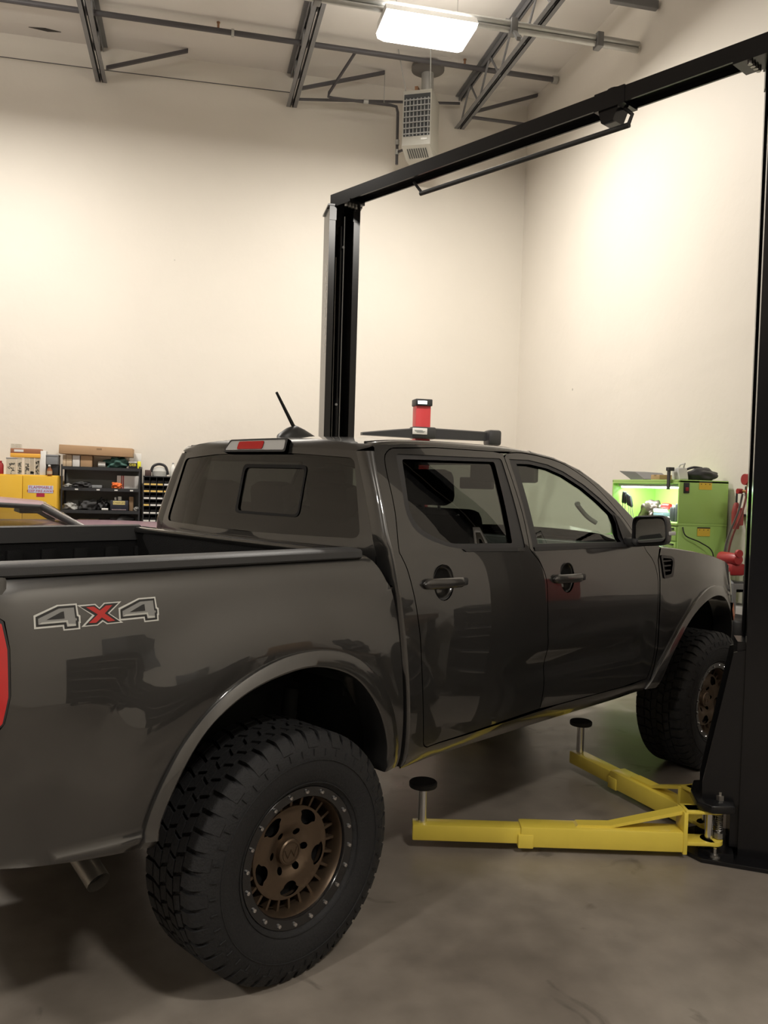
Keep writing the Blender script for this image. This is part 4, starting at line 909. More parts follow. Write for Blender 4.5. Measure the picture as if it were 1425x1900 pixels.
# gas pipe feeding the heater
t = thing('gas_pipe', 'dark gas pipe dropping from the ceiling to the unit heater', 'pipe', (1.66, 6.80, 6.40))
MB().tube([(.25, -.48, .36), (.01, 0, .05), (0, 0, 0), (.06, 0, -.01), (.78, 0, .0), (.86, 0, -.01), (.88, 0, -.08), (.885, 0, -.72)], .018, 8).build('pipe', dkpipe, t, smooth=40)
MB().tube([(.885, 0, -.57), (1.02, -.2, -.56)], .016, 8).build('branch', dkpipe, t, smooth=40)
for z in (-.57, -.45): MB().tube([(.885, 0, z - .03), (.885, 0, z + .03)], .026, 10).build('coupling', galv, t, smooth=40)
MB().tube([(.44, 0, 0), (.50, 0, 0)], .028, 10).build('union', galv, t, smooth=40)
for x in (.70,): MB().tube([(x, 0, .01), (x, 0, .38)], .004, 6).build('hanger_rod', galv, t)
# unit heater
HX, HY, HZ = 2.655, 6.30, 5.735
t = thing('unit_heater', 'white ceiling-hung unit heater with louvred front grille', 'heater', (HX, HY, HZ), math.radians(-29))
hw_ = mat('heater_enamel', (.50, .49, .44), .45)
mb = MB(); w, dd, hh = .178, .42, .66
mb.box(-w, w, 0, dd, .0, hh, .012); mb.build('cabinet', hw_, t, smooth=40)
MB().prism([(-.02, .0), (.22, -.085), (dd - .04, -.085), (dd, .0)], 'x', -w + .005, w - .005).build('underside_hood', hw_, t)
MB().box(-w + .02, w - .015, -.004, .01, .115, hh - .05).build('grille_backing', mat('grille_dark', (.05, .055, .06), .6), t)
for k in range(7):
    z = .135 + k * .066; MB().box(-w + .02, w - .015, -.018, .004, z, z + .012).build('louvre', mat('louvre_grey', (.42, .43, .43), .4, .2), t)
for k in range(7):
    x = -w + .045 + k * .045; MB().box(x, x + .010, -.012, .004, .115, hh - .10).build('fin', mat('louvre_grey', (.42, .43, .43), .4, .2), t)
MB().box(.06, .135, -.008, .002, .062, .085, .002).build('name_plate', mat('label_white', (.85, .85, .82), .4), t)
for k in range(9):
    x = -w + .06 + k * .028; mb = MB().box(x, x + .010, .04, .20, -.004, .006); mb.xform(Matrix.Rotation(math.radians(-19.5), 4, 'X') @ Matrix.Translation((0, 0, -.010))); mb.build('underside_slot', mat('grille_dark', (.05, .055, .06), .6), t)
MB().cyl((.06, .25, 0), .075, hh, ZC - HZ - .02, 20).build('flue', galv, t, smooth=40)
MB().lathe([(.09, ZC - HZ - .10), (.20, ZC - HZ - .06), (.20, ZC - HZ - .01)], 24, 'z', (.06, .25, 0)).build('flue_collar', mat('flue_collar_dark', (.16, .15, .14), .6), t, smooth=40)
for sx in (-.15, .15): MB().tube([(sx, .05, hh - .02), (sx * 1.3, -.2, ZC - HZ)], .007, 6).build('hanger_rod', galv, t)
MB().box(-.06, -.02, .1, .2, hh, hh + .09).build('vent_box', mat('brass_head', (.35, .2, .12), .4, .8), t)
# torn slit in the ceiling board
tag(MB().prism([(-1.80, 6.93), (-1.62, 6.90), (-1.45, 6.94), (-1.60, 6.97)], 'z', ZC - .006, ZC + .001).build('ceiling_patch', mat('slit_dark', (.05, .045, .04), .8)), 'dark torn slit in the pale ceiling board', 'ceiling patch')
# ================================================================== things along the back wall
def text_part(name, s, size, m, parent, M, ext=.0008):
    cu = bpy.data.curves.new(name, 'FONT'); cu.body = s; cu.size = size; cu.extrude = ext; cu.align_x = 'CENTER'; cu.align_y = 'CENTER'; cu.resolution_u = 2
    ob = bpy.data.objects.new(name, cu); COL.objects.link(ob); bpy.context.view_layer.update()
    me = bpy.data.meshes.new_from_object(ob.evaluated_get(bpy.context.evaluated_depsgraph_get())); bpy.data.objects.remove(ob); bpy.data.curves.remove(cu)
    me.materials.clear(); me.materials.append(m); me.transform(M); me.name = name
    o = bpy.data.objects.new(name, me); COL.objects.link(o); o.parent = parent; return o
FRONT = Matrix.Rotation(PI / 2, 4, 'X')                      # text facing -y
card = mat('cardboard', (.42, .27, .15), .8, noise=.1, nscale=6); cardd = mat('cardboard_dark', (.28, .18, .10), .8)
yelc = mat('cabinet_yellow', (.72, .43, .03), .4, noise=.05, nscale=3)
shm = mat('shelf_grey_black', (.035, .037, .04), .45, .2); shb = mat('shelf_back_grey', (.19, .19, .175), .6)
wpl = mat('white_paper', (.72, .71, .68), .6); blk = mat('black_vinyl', (.02, .02, .022), .5); orng = mat('orange_fabric', (.75, .16, .03), .7); greyp = mat('grey_plastic', (.22, .23, .24), .5)
clearp = glass('clear_plastic', (.86, .86, .84)); redp = mat('red_plastic', (.33, .018, .02), .4); tan = mat('tan_paper', (.5, .38, .25), .7)
dkgrey = mat('dark_grey_cloth', (.05, .05, .052), .8); greenb = mat('green_cloth', (.05, .13, .11), .6)
def box_thing(name, label, cat, x0, x1, y0, y1, z0, z1, m, group=None, tape=None, bev=.004, rz=0.):
    t = thing(name, label, cat, ((x0 + x1) / 2, (y0 + y1) / 2, z0), rz, group); w, d, h = (x1 - x0) / 2, (y1 - y0) / 2, z1 - z0
    MB().box(-w, w, -d, d, 0, h, bev).build('body', m, t, smooth=30)
    if tape: MB().box(-w - .0006, w + .0006, -.018, .018, h * .7, h + .0008).build('tape', tape, t)
    return t
def lump(name, label, cat, c, r, m, group=None, seed=1, sub_=4, rough=.38, flat=True):
    # crumpled soft object resting at its base
    t = thing(name, label, cat, c, 0, group); bm = bmesh.new(); bmesh.ops.create_icosphere(bm, subdivisions=sub_, radius=1); R = random.Random(seed)
    ph = [(R.uniform(2, 7), R.uniform(0, 6), R.uniform(2, 7), R.uniform(0, 6), R.uniform(3, 8), R.uniform(0, 6)) for _ in range(4)]
    for v in bm.verts:
        p = v.co.copy(); k = 1 + rough * sum(math.sin(a * p.x + b) * math.sin(c_ * p.y + d) * math.cos(e * p.z + f) for a, b, c_, d, e, f in ph) / 1.5
        v.co = Vector((p.x * k * r[0], p.y * k * r[1], max(0, (p.z * k + .75)) * r[2] / 1.75))
    MB().bm(bm).build('body', m, t, smooth=180); return t
# ---- yellow flammables cabinet
t = thing('safety_cabinet', 'yellow two-door flammables cabinet with a FLAMMABLE sign on its door', 'cabinet', (-1.745, 6.68, 0))
MB().box(-.378, .378, .02, .44, 0, 1.667, .008).build('body', yelc, t, smooth=30)
for sx in (-1, 1):
    d = MB().box(*sorted((sx * .002, sx * .372)), -.002, .020, .05, 1.655, .004).build('door', yelc, t, smooth=30)
    MB().box(*sorted((sx * .03, sx * .05)), -.03, -.002, .85, 1.0, .005).build('handle', blk, d, smooth=30)
sgn = MB().box(.060, .330, -.0045, -.001, 1.463, 1.548).build('warning_sign', mat('sign_pale_blue', (.55, .62, .80), .5), t); tag(sgn, label='pale sign with red warning lettering')
redt = mat('sign_red', (.42, .02, .06), .5)
text_part('sign_lettering', 'FLAMMABLE', .046, redt, sgn, Matrix.Translation((.195, -.005, 1.525)) @ FRONT); text_part('sign_lettering', 'KEEP FIRE AWAY', .039, redt, sgn, Matrix.Translation((.195, -.005, 1.483)) @ FRONT)
MB().box(.150, .238, -.004, -.001, 1.419, 1.460).build('red_label', redt, t)
# display and jars on the cabinet
t = thing('display_box', 'orange and brown printed display header box resting on clear tubs', 'box', (-1.725, 6.80, 1.863), 0)
MB().box(-.16, .16, -.09, .09, .035, .10, .003).build('body', mat('display_brown', (.33, .13, .06), .6), t, smooth=30); MB().box(-.16, .16, -.093, .09, 0, .045, .003).build('lower_band', mat('display_orange', (.80, .42, .06), .6), t, smooth=30)
MB().box(-.12, -.02, -.0915, -.088, .062, .088).build('print', wpl, t)
box_thing('plastic_box', 'empty clear plastic box on top of the display header', 'box', -1.89, -1.785, 6.75, 6.88, 1.963, 2.015, clearp)
for i, (x0, x1, z1) in enumerate(((-1.923, -1.823, 1.855), (-1.811, -1.766, 1.855), (-1.735, -1.686, 1.862), (-1.678, -1.635, 1.862), (-1.622, -1.578, 1.862))):
    t = thing('clear_tub', ['wide clear tub with grey lid holding silver hardware on the yellow cabinet', 'clear tube of hardware beside the wide lidded tub', 'clear tube filled with dark hardware under the display header', 'nearly empty clear tube under the display header', 'tall clear tube filled with dark hardware at the header end'][i], 'container', ((x0 + x1) / 2, 6.74, 1.667), 0, 'clear tubs on the cabinet'); w = (x1 - x0) / 2; h = z1 - 1.667
    MB().box(-w, w, -w, w, 0, h, .004).build('tub', clearp, t)
    mb = MB(); R = random.Random(i); fill = (.13, .13, .12, .03, .16)[i]
    for k in range(26): 
        z = R.uniform(.005, fill); x = R.uniform(-w * .8, w * .55); mb.box(x, x + .012, -w * .8, -w * .8 + .014, z, z + .012)
    mb.build('hardware', mat('hardware_mix', (.22, .21, .18), .5, .5, noise=.5, nscale=90), t)
    MB().box(-w - .003, w + .003, -w - .003, w + .003, h - .012, h, .002).build('lid', greyp if i == 0 else clearp, t)
box_thing('white_carton', 'tall narrow white carton beside the clear tubs on the cabinet', 'box', -1.572, -1.506, 6.72, 6.84, 1.667, 1.945, wpl)
t = box_thing('grey_bin', 'grey plastic bin stacked on a dark box by the shelf', 'bin', -1.50, -1.376, 6.72, 6.90, 1.793, 1.905, greyp)
MB().box(-.064, .064, -.094, .094, .092, .112, .003).build('rim', greyp, t, smooth=30)
box_thing('dark_box', 'black box under the grey bin on the cabinet', 'box', -1.50, -1.376, 6.745, 6.90, 1.667, 1.792, blk)
t = thing('spray_bottle', 'brown spray bottle with pale label in front of the black box', 'bottle', (-1.462, 6.705, 1.667)); MB().lathe([(.028, 0), (.030, .01), (.030, .06), (.014, .09), (.011, .10)], 16).build('bottle', mat('brown_liquid', (.30, .10, .03), .3), t, smooth=40); MB().box(-.012, .012, -.035, .012, .10, .12, .004).build('trigger_head', wpl, t, smooth=30); MB().lathe([(.0306, .015), (.0306, .05)], 16, cap=False).build('label', tan, t, smooth=40)
t = thing('red_bottle', 'red bottle at the end of the yellow cabinet top', 'bottle', (-1.99, 6.74, 1.667)); MB().lathe([(.03, 0), (.032, .01), (.032, .10), (.022, .125)], 16).build('bottle', redp, t, smooth=40); MB().lathe([(.014, .125), (.014, .15)], 12).build('cap', redp, t, smooth=40)
# ---- steel shelving
t = thing('steel_shelving', 'dark steel shelving unit with four cluttered shelves by the yellow cabinet', 'shelving', (-.905, 6.93, 0))
for sx in (-1, 1):
    for sy in (-1, 1):
        mb = MB().box(*sorted((sx * .425, sx * .443)), *sorted((sy * .152, sy * .155)), 0, 1.80).box(*sorted((sx * .441, sx * .444)), *sorted((sy * .12, sy * .155)), 0, 1.80); mb.build('post', shm, t)
for z in (1.778, 1.535, 1.273, 1.10, .62, .12):
    mb = MB().box(-.44, .44, -.155, .155, z - .004, z).box(-.44, .44, -.1565, -.153, z - .036, z).box(-.44, .44, .153, .1565, z - .036, z); mb.build('shelf', shm, t)
MB().box(-.44, .44, .157, .160, .02, 1.77).build('back_panel', shb, t)
for x in (-.27, -.03, .17, .345): MB().box(x - .018, x + .018, -.1585, -.1566, 1.507, 1.522).build('shelf_tag', wpl, t)
# top shelf load
t = thing('long_carton', 'long flat brown cardboard box lying across small boxes on the shelving', 'box', (-.96, 6.93, 1.915)); mb = MB().box(-.415, .40, -.17, .17, 0, .105, .006); mb.xform(Matrix.Rotation(math.radians(1.2), 4, 'Y')); mb.build('carton', card, t, smooth=30)
mb = MB().box(.0, .06, -.1715, -.169, .065, .085); mb.build('print', cardd, t)
for i, (x0, x1, z0, z1) in enumerate(((-1.335, -1.30, 1.778, 1.845), (-1.298, -1.235, 1.778, 1.845), (-1.335, -1.30, 1.846, 1.91), (-1.298, -1.235, 1.846, 1.912))):
    box_thing('small_carton', ['small tan carton at the post end of the top shelf, lower one', 'small tan carton second from the post on the top shelf, lower one', 'small tan carton stacked uppermost at the post end of the top shelf', 'small tan carton stacked uppermost second from the post'][i], 'box', x0, x1, 6.80, 6.95, z0, z1, tan, 'small cartons on the top shelf', wpl)
box_thing('white_box', 'white box standing on the top shelf beside tan cartons', 'box', -1.227, -1.148, 6.80, 6.95, 1.778, 1.908, wpl)
box_thing('brown_carton', 'brown carton with tape on the top shelf beside the white box', 'box', -1.139, -1.012, 6.80, 6.98, 1.778, 1.912, card, None, cardd)
t = thing('white_cup', 'white paper roll lying on the top shelf', 'paper roll', (-.905, 6.85, 1.778)); MB().lathe([(.034, -.04), (.034, .04)], 18, 'x', (0, 0, .034)).build('roll', wpl, t, smooth=40); MB().lathe([(.012, -.041), (.012, .041)], 12, 'x', (0, 0, .034)).build('core', cardd, t, smooth=40)
lump('cloth_bag', 'crumpled dark green bag on the top shelf', 'bag', (-.735, 6.88, 1.778), (.125, .09, .125), greenb, seed=4)
t = box_thing('black_yellow_box', 'black and yellow printed box at the end of the top shelf', 'box', -.602, -.505, 6.80, 6.95, 1.778, 1.862, blk); text_part('box_print', 'DEB', .042, mat('print_yellow', (.8, .7, .05), .5), t, Matrix.Translation((0, -.076, .04)) @ FRONT); MB().box(-.048, .048, -.0752, -.07, .064, .083).build('print_band', wpl, t)
box_thing('yellow_pack', 'bright yellow pack beside the black and yellow box', 'pack', -.50, -.462, 6.79, 6.84, 1.778, 1.862, mat('hi_vis_yellow', (.8, .78, .05), .5))
box_thing('white_panel_box', 'thin white box leaning upright behind the yellow pack', 'box', -.556, -.468, 6.97, 7.0, 1.778, 1.96, wpl)
# second shelf load
lump('dark_cloth', 'heap of dark cloth on the second shelf', 'cloth', (-1.12, 6.88, 1.535), (.105, .09, .066), dkgrey, seed=2)
box_thing('grey_tray', 'low grey tray beside the dark cloth on the second shelf', 'tray', -1.012, -.90, 6.82, 6.96, 1.535, 1.568, greyp)
lump('orange_strap', 'bundled orange strap in front of the white box', 'strap', (-.735, 6.825, 1.535), (.05, .035, .066), orng, seed=5)
t = box_thing('white_kit_box', 'white kit box with two red stripes on the second shelf', 'box', -.736, -.49, 6.88, 7.02, 1.535, 1.688, wpl)
for x in (-.075, -.055): MB().box(x, x + .012, -.0712, -.069, .0, .153).build('red_stripe', redp, t)
lump('clear_bag', 'small clear plastic bag of parts at the post end of the second shelf', 'bag', (-1.285, 6.88, 1.535), (.05, .06, .04), mat('bag_grey', (.35, .35, .33), .3), seed=11)
# third shelf load
lump('parts_bag', 'pale plastic bag of parts at the post end of the third shelf', 'bag', (-1.255, 6.87, 1.273), (.08, .07, .085), mat('bag_grey', (.35, .35, .33), .3), seed=8)
lump('dark_parts', 'heap of dark metal parts on the third shelf', 'parts', (-1.06, 6.88, 1.273), (.105, .08, .115), dkgrey, seed=9, rough=.4)
lump('black_glove', 'black glove heap beside the toolbox on the third shelf', 'glove', (-.89, 6.90, 1.273), (.06, .06, .125), blk, seed=10, rough=.4)
t = thing('paper_roll', 'small white tube lying at the front of the third shelf', 'tube', (-.858, 6.80, 1.273)); MB().lathe([(.013, -.036), (.013, .036)], 14, 'x', (0, 0, .013)).build('tube', wpl, t, smooth=40); MB().lathe([(.009, -.0365), (.009, .0365)], 12, 'x', (0, 0, .013)).build('core', blk, t, smooth=40)
t = box_thing('toolbox', 'black toolbox with a yellow label on the third shelf', 'toolbox', -.80, -.597, 6.80, 6.97, 1.273, 1.395, mat('toolbox_navy', (.02, .022, .035), .45)); lb = MB().box(-.07, .066, -.0865, -.084, .072, .115).build('label', mat('label_cream', (.75, .62, .25), .5), t); text_part('label_print', 'CHARGES', .030, blk, lb, Matrix.Translation((-.002, -.087, .093)) @ FRONT)
MB().box(-.085, .08, -.088, -.084, .008, .018).build('chrome_trim', chrome, t); 
for i, x in enumerate((-.748, -.700)):
    t = thing('white_jar', 'small white jar standing on the black toolbox' if i else 'narrow dark-capped white jar standing on the black toolbox', 'jar', (x, 6.87, 1.395), 0, 'jars on the toolbox'); MB().lathe([(.012 + i * .01, 0), (.012 + i * .01, .034)], 14).build('jar', wpl, t, smooth=40); MB().lathe([(.010 + i * .01, .034), (.010 + i * .01, .044)], 14).build('lid', wpl if i else blk, t, smooth=40)
box_thing('brown_bottle_box', 'narrow brown box beside the toolbox on the third shelf', 'box', -.590, -.540, 6.84, 6.92, 1.273, 1.44, cardd)
lump('chain_heap', 'small heap of pale chain at the end of the third shelf', 'chain', (-.505, 6.84, 1.273), (.035, .04, .05), mat('chain_grey', (.4, .4, .38), .4, .6), seed=12, rough=.4)
# fourth shelf
box_thing('tan_tray', 'tan tray on the lowest visible shelf behind the purple car', 'tray', -1.16, -.94, 6.82, 7.0, 1.10, 1.165, tan)
lump('dark_bundle', 'dark bundle on the lowest visible shelf', 'bundle', (-.66, 6.88, 1.10), (.13, .08, .10), dkgrey, seed=13)
# ---- bin cabinet
t = thing('drawer_cabinet', 'black parts-bin cabinet with rows of labelled drawers beside the shelving', 'cabinet', (-.045, 6.93, 0))
bw, bz0, bz1 = .385, .35, 1.695
mb = MB().box(-bw, -bw + .012, -.16, .16, 0, bz1).box(bw - .012, bw, -.16, .16, 0, bz1).box(-bw, bw, -.16, .16, bz1 - .012, bz1).box(-bw, bw, .15, .16, 0, bz1).box(-bw, bw, -.16, .16, 0, .05); mb.build('frame', shm, t)
rows = [1.589, 1.507, 1.424, 1.343, 1.249, 1.155, 1.071, .985, .90, .81, .72, .63, .54, .45, .36]
ylab = mat('label_yellow', (.78, .55, .16), .5)
for z in rows: MB().box(-bw + .012, bw - .012, -.158, .15, z - .012, z - .004).build('shelf_rail', shm, t)
for c in range(1, 10): MB().box(-bw + c * .077 - .002, -bw + c * .077 + .002, -.158, .15, .3, bz1 - .012).build('divider', shm, t)
R = random.Random(3); dm = None; yl = {(0, 0), (0, 1), (0, 2), (0, 5), (1, 0), (1, 1), (1, 2), (1, 3), (1, 4), (1, 5), (2, 3), (3, 0)}
for r, z in enumerate(rows[:9]):
    hgt = (bz1 - .012 if r == 0 else rows[r - 1] - .012) - z - .01
    for c in range(8):
        x = -bw + c * .077 + .012
        d = MB().box(x, x + .058, -.125, -.10, z - .004, z + hgt * .62).build('drawer', blk, t)
        MB().box(x - .002, x + .060, -.162, -.158, z - .002, z + .017).build('label_strip', ylab if (r, c) in yl else wpl, d)
t = thing('face_shield', 'black head strap and clear face shield heaped on the bin cabinet', 'face shield', (-.25, 6.90, 1.695)); MB().tube(catmull([(-.10, 0, .05), (-.07, 0, .12), (0, 0, .145), (.07, 0, .115), (.10, 0, .02)], 6), .016, 8).build('strap', blk, t, smooth=60); MB().lathe([(.085, 0), (.09, .06), (.06, .10), (.02, .11)], 20, 'z', (0, .03, 0), cap=False).build('visor', mat('visor_grey', (.45, .45, .43), .25), t, smooth=40)
t = thing('white_jug', 'clear white squeeze bottle on the bin cabinet', 'bottle', (-.092, 6.88, 1.695)); MB().lathe([(.036, 0), (.04, .01), (.04, .10), (.02, .125), (.012, .15)], 16).build('bottle', mat('cloudy_plastic', (.62, .62, .58), .35), t, smooth=40); MB().lathe([(.013, .15), (.010, .165)], 10).build('cap', greyp, t, smooth=40)
box_thing('flat_carton', 'low brown carton on the bin cabinet beside the squeeze bottle', 'box', -.034, .10, 6.82, 7.0, 1.695, 1.79, card, None, cardd)
box_thing('brown_case', 'small dark brown case on the bin cabinet next to the shelving', 'case', -.415, -.345, 6.82, 6.98, 1.695, 1.765, mat('case_brown', (.07, .04, .035), .5))
# ================================================================== purple car behind the truck
pur = mat('faded_purple_paint', (.27, .165, .205), .45, .15, .4, noise=.15, nscale=7)
car = thing('purple_car', 'faded purple vintage coupe parked behind the pickup bed', 'car', (-2.2 - .07, 5.05 - .36, 0), math.radians(17))
def cs(x, hw, z0, z1, r=.12):
    return [(x, a, b) for a, b in round_poly([(-hw, z0), (hw, z0), (hw, z1), (-hw, z1)], [.06, .06, r, r], 5)]
secs = [(-2.55, .70, .50, .98), (-2.45, .80, .36, 1.06), (-2.0, .85, .30, 1.13), (-1.2, .87, .28, 1.18), (0, .875, .26, 1.20), (1.0, .87, .26, 1.205), (1.35, .865, .27, 1.20), (1.9, .85, .28, 1.185), (2.3, .82, .32, 1.13), (2.55, .76, .40, 1.02), (2.62, .70, .48, .92)]
mb = MB(); L = [cs(*s) for s in secs]; n = len(L[0])
mb.add([p for s in L for p in s], [(i * n + k, i * n + (k + 1) % n, (i + 1) * n + (k + 1) % n, (i + 1) * n + k) for i in range(len(L) - 1) for k in range(n)] + [tuple(range(n)), tuple((len(L) - 1) * n + k for k in range(n))])
mb.build('body', pur, car, smooth=50)
MB().grid(lambda u, v: (lerp(1.22, 2.45, u), lerp(-.70, .70, v), 1.207 + .022 * (1 - (2 * v - 1) ** 2) - .055 * max(0, u - .4) ** 1.3), 16, 12).build('hood', pur, car, smooth=180)
roofp = lambda u, v: (lerp(-1.05, .98, u) + .05 * (1 - (2 * v - 1) ** 2) * (1 if u > .5 else -1), lerp(-.64, .64, v), 1.425 + .05 * (1 - (2 * v - 1) ** 4) - .05 * (2 * u - 1) ** 2 * 1)
mb = MB().grid(roofp, 20, 16); mb.build('roof', pur, car, smooth=180)
trimk = mat('window_trim_black', (.025, .023, .025), .5)
for s in (-1, 1):
    MB().tube([(-1.02, s * .66, 1.385), (0, s * .66, 1.432), (.95, s * .66, 1.385)], .022, 8).build('drip_rail', trimk, car, smooth=60)
    MB().tube([(.95, s * .655, 1.39), (1.28, s * .78, 1.20)], .026, 8).build('front_pillar', trimk, car, smooth=60)
    MB().tube([(.97, s * .640, 1.405), (1.31, s * .755, 1.215)], .016, 8).build('pillar_chrome', chrome, car, smooth=60)
    MB().prism([(-1.02, 1.39), (-.55, 1.41), (-.70, 1.19), (-1.55, 1.17)], 'y', *sorted((s * .68, s * .78))).build('rear_pillar', pur, car)
    MB().add([(-.55, s * .67, 1.41), (.93, s * .67, 1.385), (1.24, s * .79, 1.20), (-.70, s * .80, 1.19)], [(0, 1, 2, 3)]).build('side_glass', glass('car_glass', (.80, .80, .74)), car)
    MB().box(-.72, 1.26, *sorted((s * .80, s * .865)), 1.188, 1.206).build('belt_trim', chrome, car)
MB().grid(lambda u, v: (lerp(1.33, 1.0, v) + .06 * (1 - (2 * u - 1) ** 2), lerp(-.74, .74, u) * lerp(1, .86, v), lerp(1.21, 1.42, v)), 10, 6).build('windshield', glass('car_glass', (.80, .80, .74)), car, smooth=180)
MB().grid(lambda u, v: (lerp(-1.75, -1.08, v) - .06 * (1 - (2 * u - 1) ** 2), lerp(-.74, .74, u) * lerp(1, .86, v), lerp(1.17, 1.40, v)), 10, 6).build('rear_glass', glass('car_glass', (.80, .80, .74)), car, smooth=180)
MB().box(-.1, .1, -.22, .22, 1.22, 1.27, .01).xform(Matrix.Translation((.93, 0, .09))).build('rear_view_mirror', blk, car)
for s in (-1, 1): MB().box(-.15, .0, s * .36 - .22, s * .36 + .22, .75, 1.26, .05).build('seat_back', blk, car, smooth=40)
for x in (-1.55, 1.55):
    for s in (-1, 1):
        w = bpy.data.objects.new('wheel', None); COL.objects.link(w); w.parent = car; w.location = (x, s * .78, .315)
        MB().lathe([(.20, -.10), (.29, -.10), (.315, -.07), (.315, .07), (.29, .10), (.20, .10)], 32, 'y', closed=True).build('tyre', rubber, w, smooth=40)
        MB().lathe([(.20, -.09), (.20, .09), (.17, .095), (.15, .06), (.03, .07), (.001, .09)], 28, 'y', cap=False).build('hub', steel, w, smooth=40)
for x, nm in ((2.66, 'front_bumper'), (-2.60, 'rear_bumper')): MB().tube([(x - .12 * (1 if x > 0 else -1), -.80, .52), (x, -.6, .52), (x, .6, .52), (x - .12 * (1 if x > 0 else -1), .80, .52)], .05, 10).build(nm, chrome, car, smooth=60)
# ================================================================== alignment camera tower
t = thing('alignment_tower', 'red column with black camera beam and white badge rising beyond the cab roof', 'alignment tower', (2.755, 5.95, 0))
MB().box(-.089, .089, 0, .16, .0, 2.61, .008).build('column', mat('tower_red', (.50, .035, .04), .4), t, smooth=30)
cp = MB().box(-.102, .102, -.02, .17, 2.605, 2.686, .01).build('column_cap', blk, t, smooth=30)
MB().box(-.077, .033, -.024, -.019, 2.626, 2.662).build('status_light', mat('led_white', (.85, .92, 1.), .4, emit=3.0), cp)
MB().box(-.30, .30, -.15, .35, 0, .9, .02).build('console', blk, t, smooth=30)
mb = MB(); rows_ = []
for i in range(25):
    u = -1 + i / 12; x = u * (.80 if u > 0 else .76); zt = 2.345 - (.02 if u > 0 else .085) * abs(u) ** 1.2; zb = 2.345 - (.125 if u > -.16 else .125 - .01 * (-u - .16)); y0 = -.14 + .05 * (1 - abs(u))
    rows_.append([(x, y0 - .04, zb), (x, y0 - .04, zt - .012), (x, y0 - .02, zt), (x, y0 + .07, zt), (x, y0 + .07, zb)])
mb.add([p for r in rows_ for p in r], [(i * 5 + k, i * 5 + (k + 1) % 5, (i + 1) * 5 + (k + 1) % 5, (i + 1) * 5 + k) for i in range(24) for k in range(5)] + [tuple(range(5)), tuple(24 * 5 + k for k in range(5))])
bmm = mb.build('camera_beam', mat('beam_black', (.03, .03, .032), .4), t, smooth=40)
MB().box(-.17, .12, -.15, .0, 2.215, 2.352, .02).build('beam_hub', mat('beam_black', (.03, .03, .032), .4), t, smooth=40)
lb = MB().box(-.168, .008, -.157, -.149, 2.262, 2.335, .004).build('badge', wpl, t, smooth=30)
mb = MB()
for k, (x, w_, z) in enumerate(((-.145, .10, 2.304), (-.135, .12, 2.294), (-.12, .09, 2.284))): mb.box(x, x + w_, -.1585, -.157, z, z + .006)
mb.build('badge_mark', greyp, lb)
for s in (1,): MB().box(.72, .885, -.26, -.06, 2.165, 2.345, .03).build('camera_pod', mat('beam_black', (.03, .03, .032), .4), t, smooth=40)
MB().box(-.05, .05, -.10, .0, 2.24, 2.33).build('beam_bracket', blk, t)
# ================================================================== green tool hutch by the right wall
grn = mat('hutch_green', (.37, .60, .15), .38, 0, .2, noise=.04, nscale=3)
t = thing('green_tool_cabinet', 'lime green tool chest with lit hutch against the right wall', 'tool cabinet', (4.155, 3.02, 0))
HX0, HX1 = -.23, .22
def hb(nm, x0, x1, y0, y1, z0, z1, m=grn, par=None, bev=.003): return MB().box(x0, x1, y0, y1, z0, z1, bev).build(nm, m, par or t, smooth=30)
hb('chest', HX0 + .01, HX1, -.545, .545, .10, 1.41)
hb('worktop', HX0 - .01, HX1, -.548, .548, 1.41, 1.43)
hb('hutch_side', HX0 + .005, HX1, -.548, -.53, 1.43, 1.775); hb('hutch_side', HX0 + .005, HX1, .53, .548, 1.43, 1.775)
hb('hutch_back', HX1 - .012, HX1, -.53, .53, 1.43, 1.775); hb('hutch_top', HX0 + .005, HX1, -.548, .548, 1.757, 1.780); hb('hutch_lip', HX0 + .003, HX0 + .02, -.53, .53, 1.745, 1.758)
for r, z in enumerate((1.285, 1.15, 1.0, .84, .66, .46, .20)):
    for c, (y0, y1) in enumerate(((-.53, -.33), (-.32, .32), (.33, .53))):
        hh = (1.40 if r == 0 else (1.285, 1.15, 1.0, .84, .66, .46, .20)[r - 1] - .012) - z
        d = hb('drawer', HX0 - .004, HX0 + .012, y0, y1, z, z + hh)
        MB().box(HX0 - .022, HX0 - .004, y0 + .02, y1 - .02, z + hh - .022, z + hh - .010).build('pull', mat('pull_dark', (.05, .07, .04), .4), d)
for y in (-.48, .48):
    for x in (-.17, .16): MB().lathe([(.05, -.02), (.05, .02)], 18, 'y', (x, y, .05)).box(x - .02, x + .02, y - .03, y + .03, .06, .10).build('caster', blk, t, smooth=40)
hb('switch_box', -.190, -.143, -.562, -.549, 1.673, 1.758, blk); hb('switch', -.180, -.153, -.566, -.561, 1.69, 1.72, redp)
for z0, z1 in ((1.705, 1.771), (1.329, 1.401)):
    s_ = MB().box(-.050, .066, -.5505, -.548, z0, z1 - .010).build('warning_sticker', mat('sticker_yellow', (.75, .52, .05), .5), t); MB().box(-.050, .066, -.5508, -.548, z1 - .010, z1).build('sticker_header', blk, s_)
    for k in range(3): MB().lathe([(.006, -.5512), (.006, -.549)], 3, 'y', (-.03 + k * .038, 0, z1 - .022)).build('sticker_symbol', blk, s_)
tube = hb('hutch_lamp', -.19, -.14, -.48, .50, 1.722, 1.745, mat('lamp_housing', (.6, .6, .58), .4)); MB().tube([(-.165, -.46, 1.716), (-.165, .48, 1.716)], .008, 8).build('lamp_tube', mat('tube_lit', (.85, 1., .9), .4, emit=14.), tube)
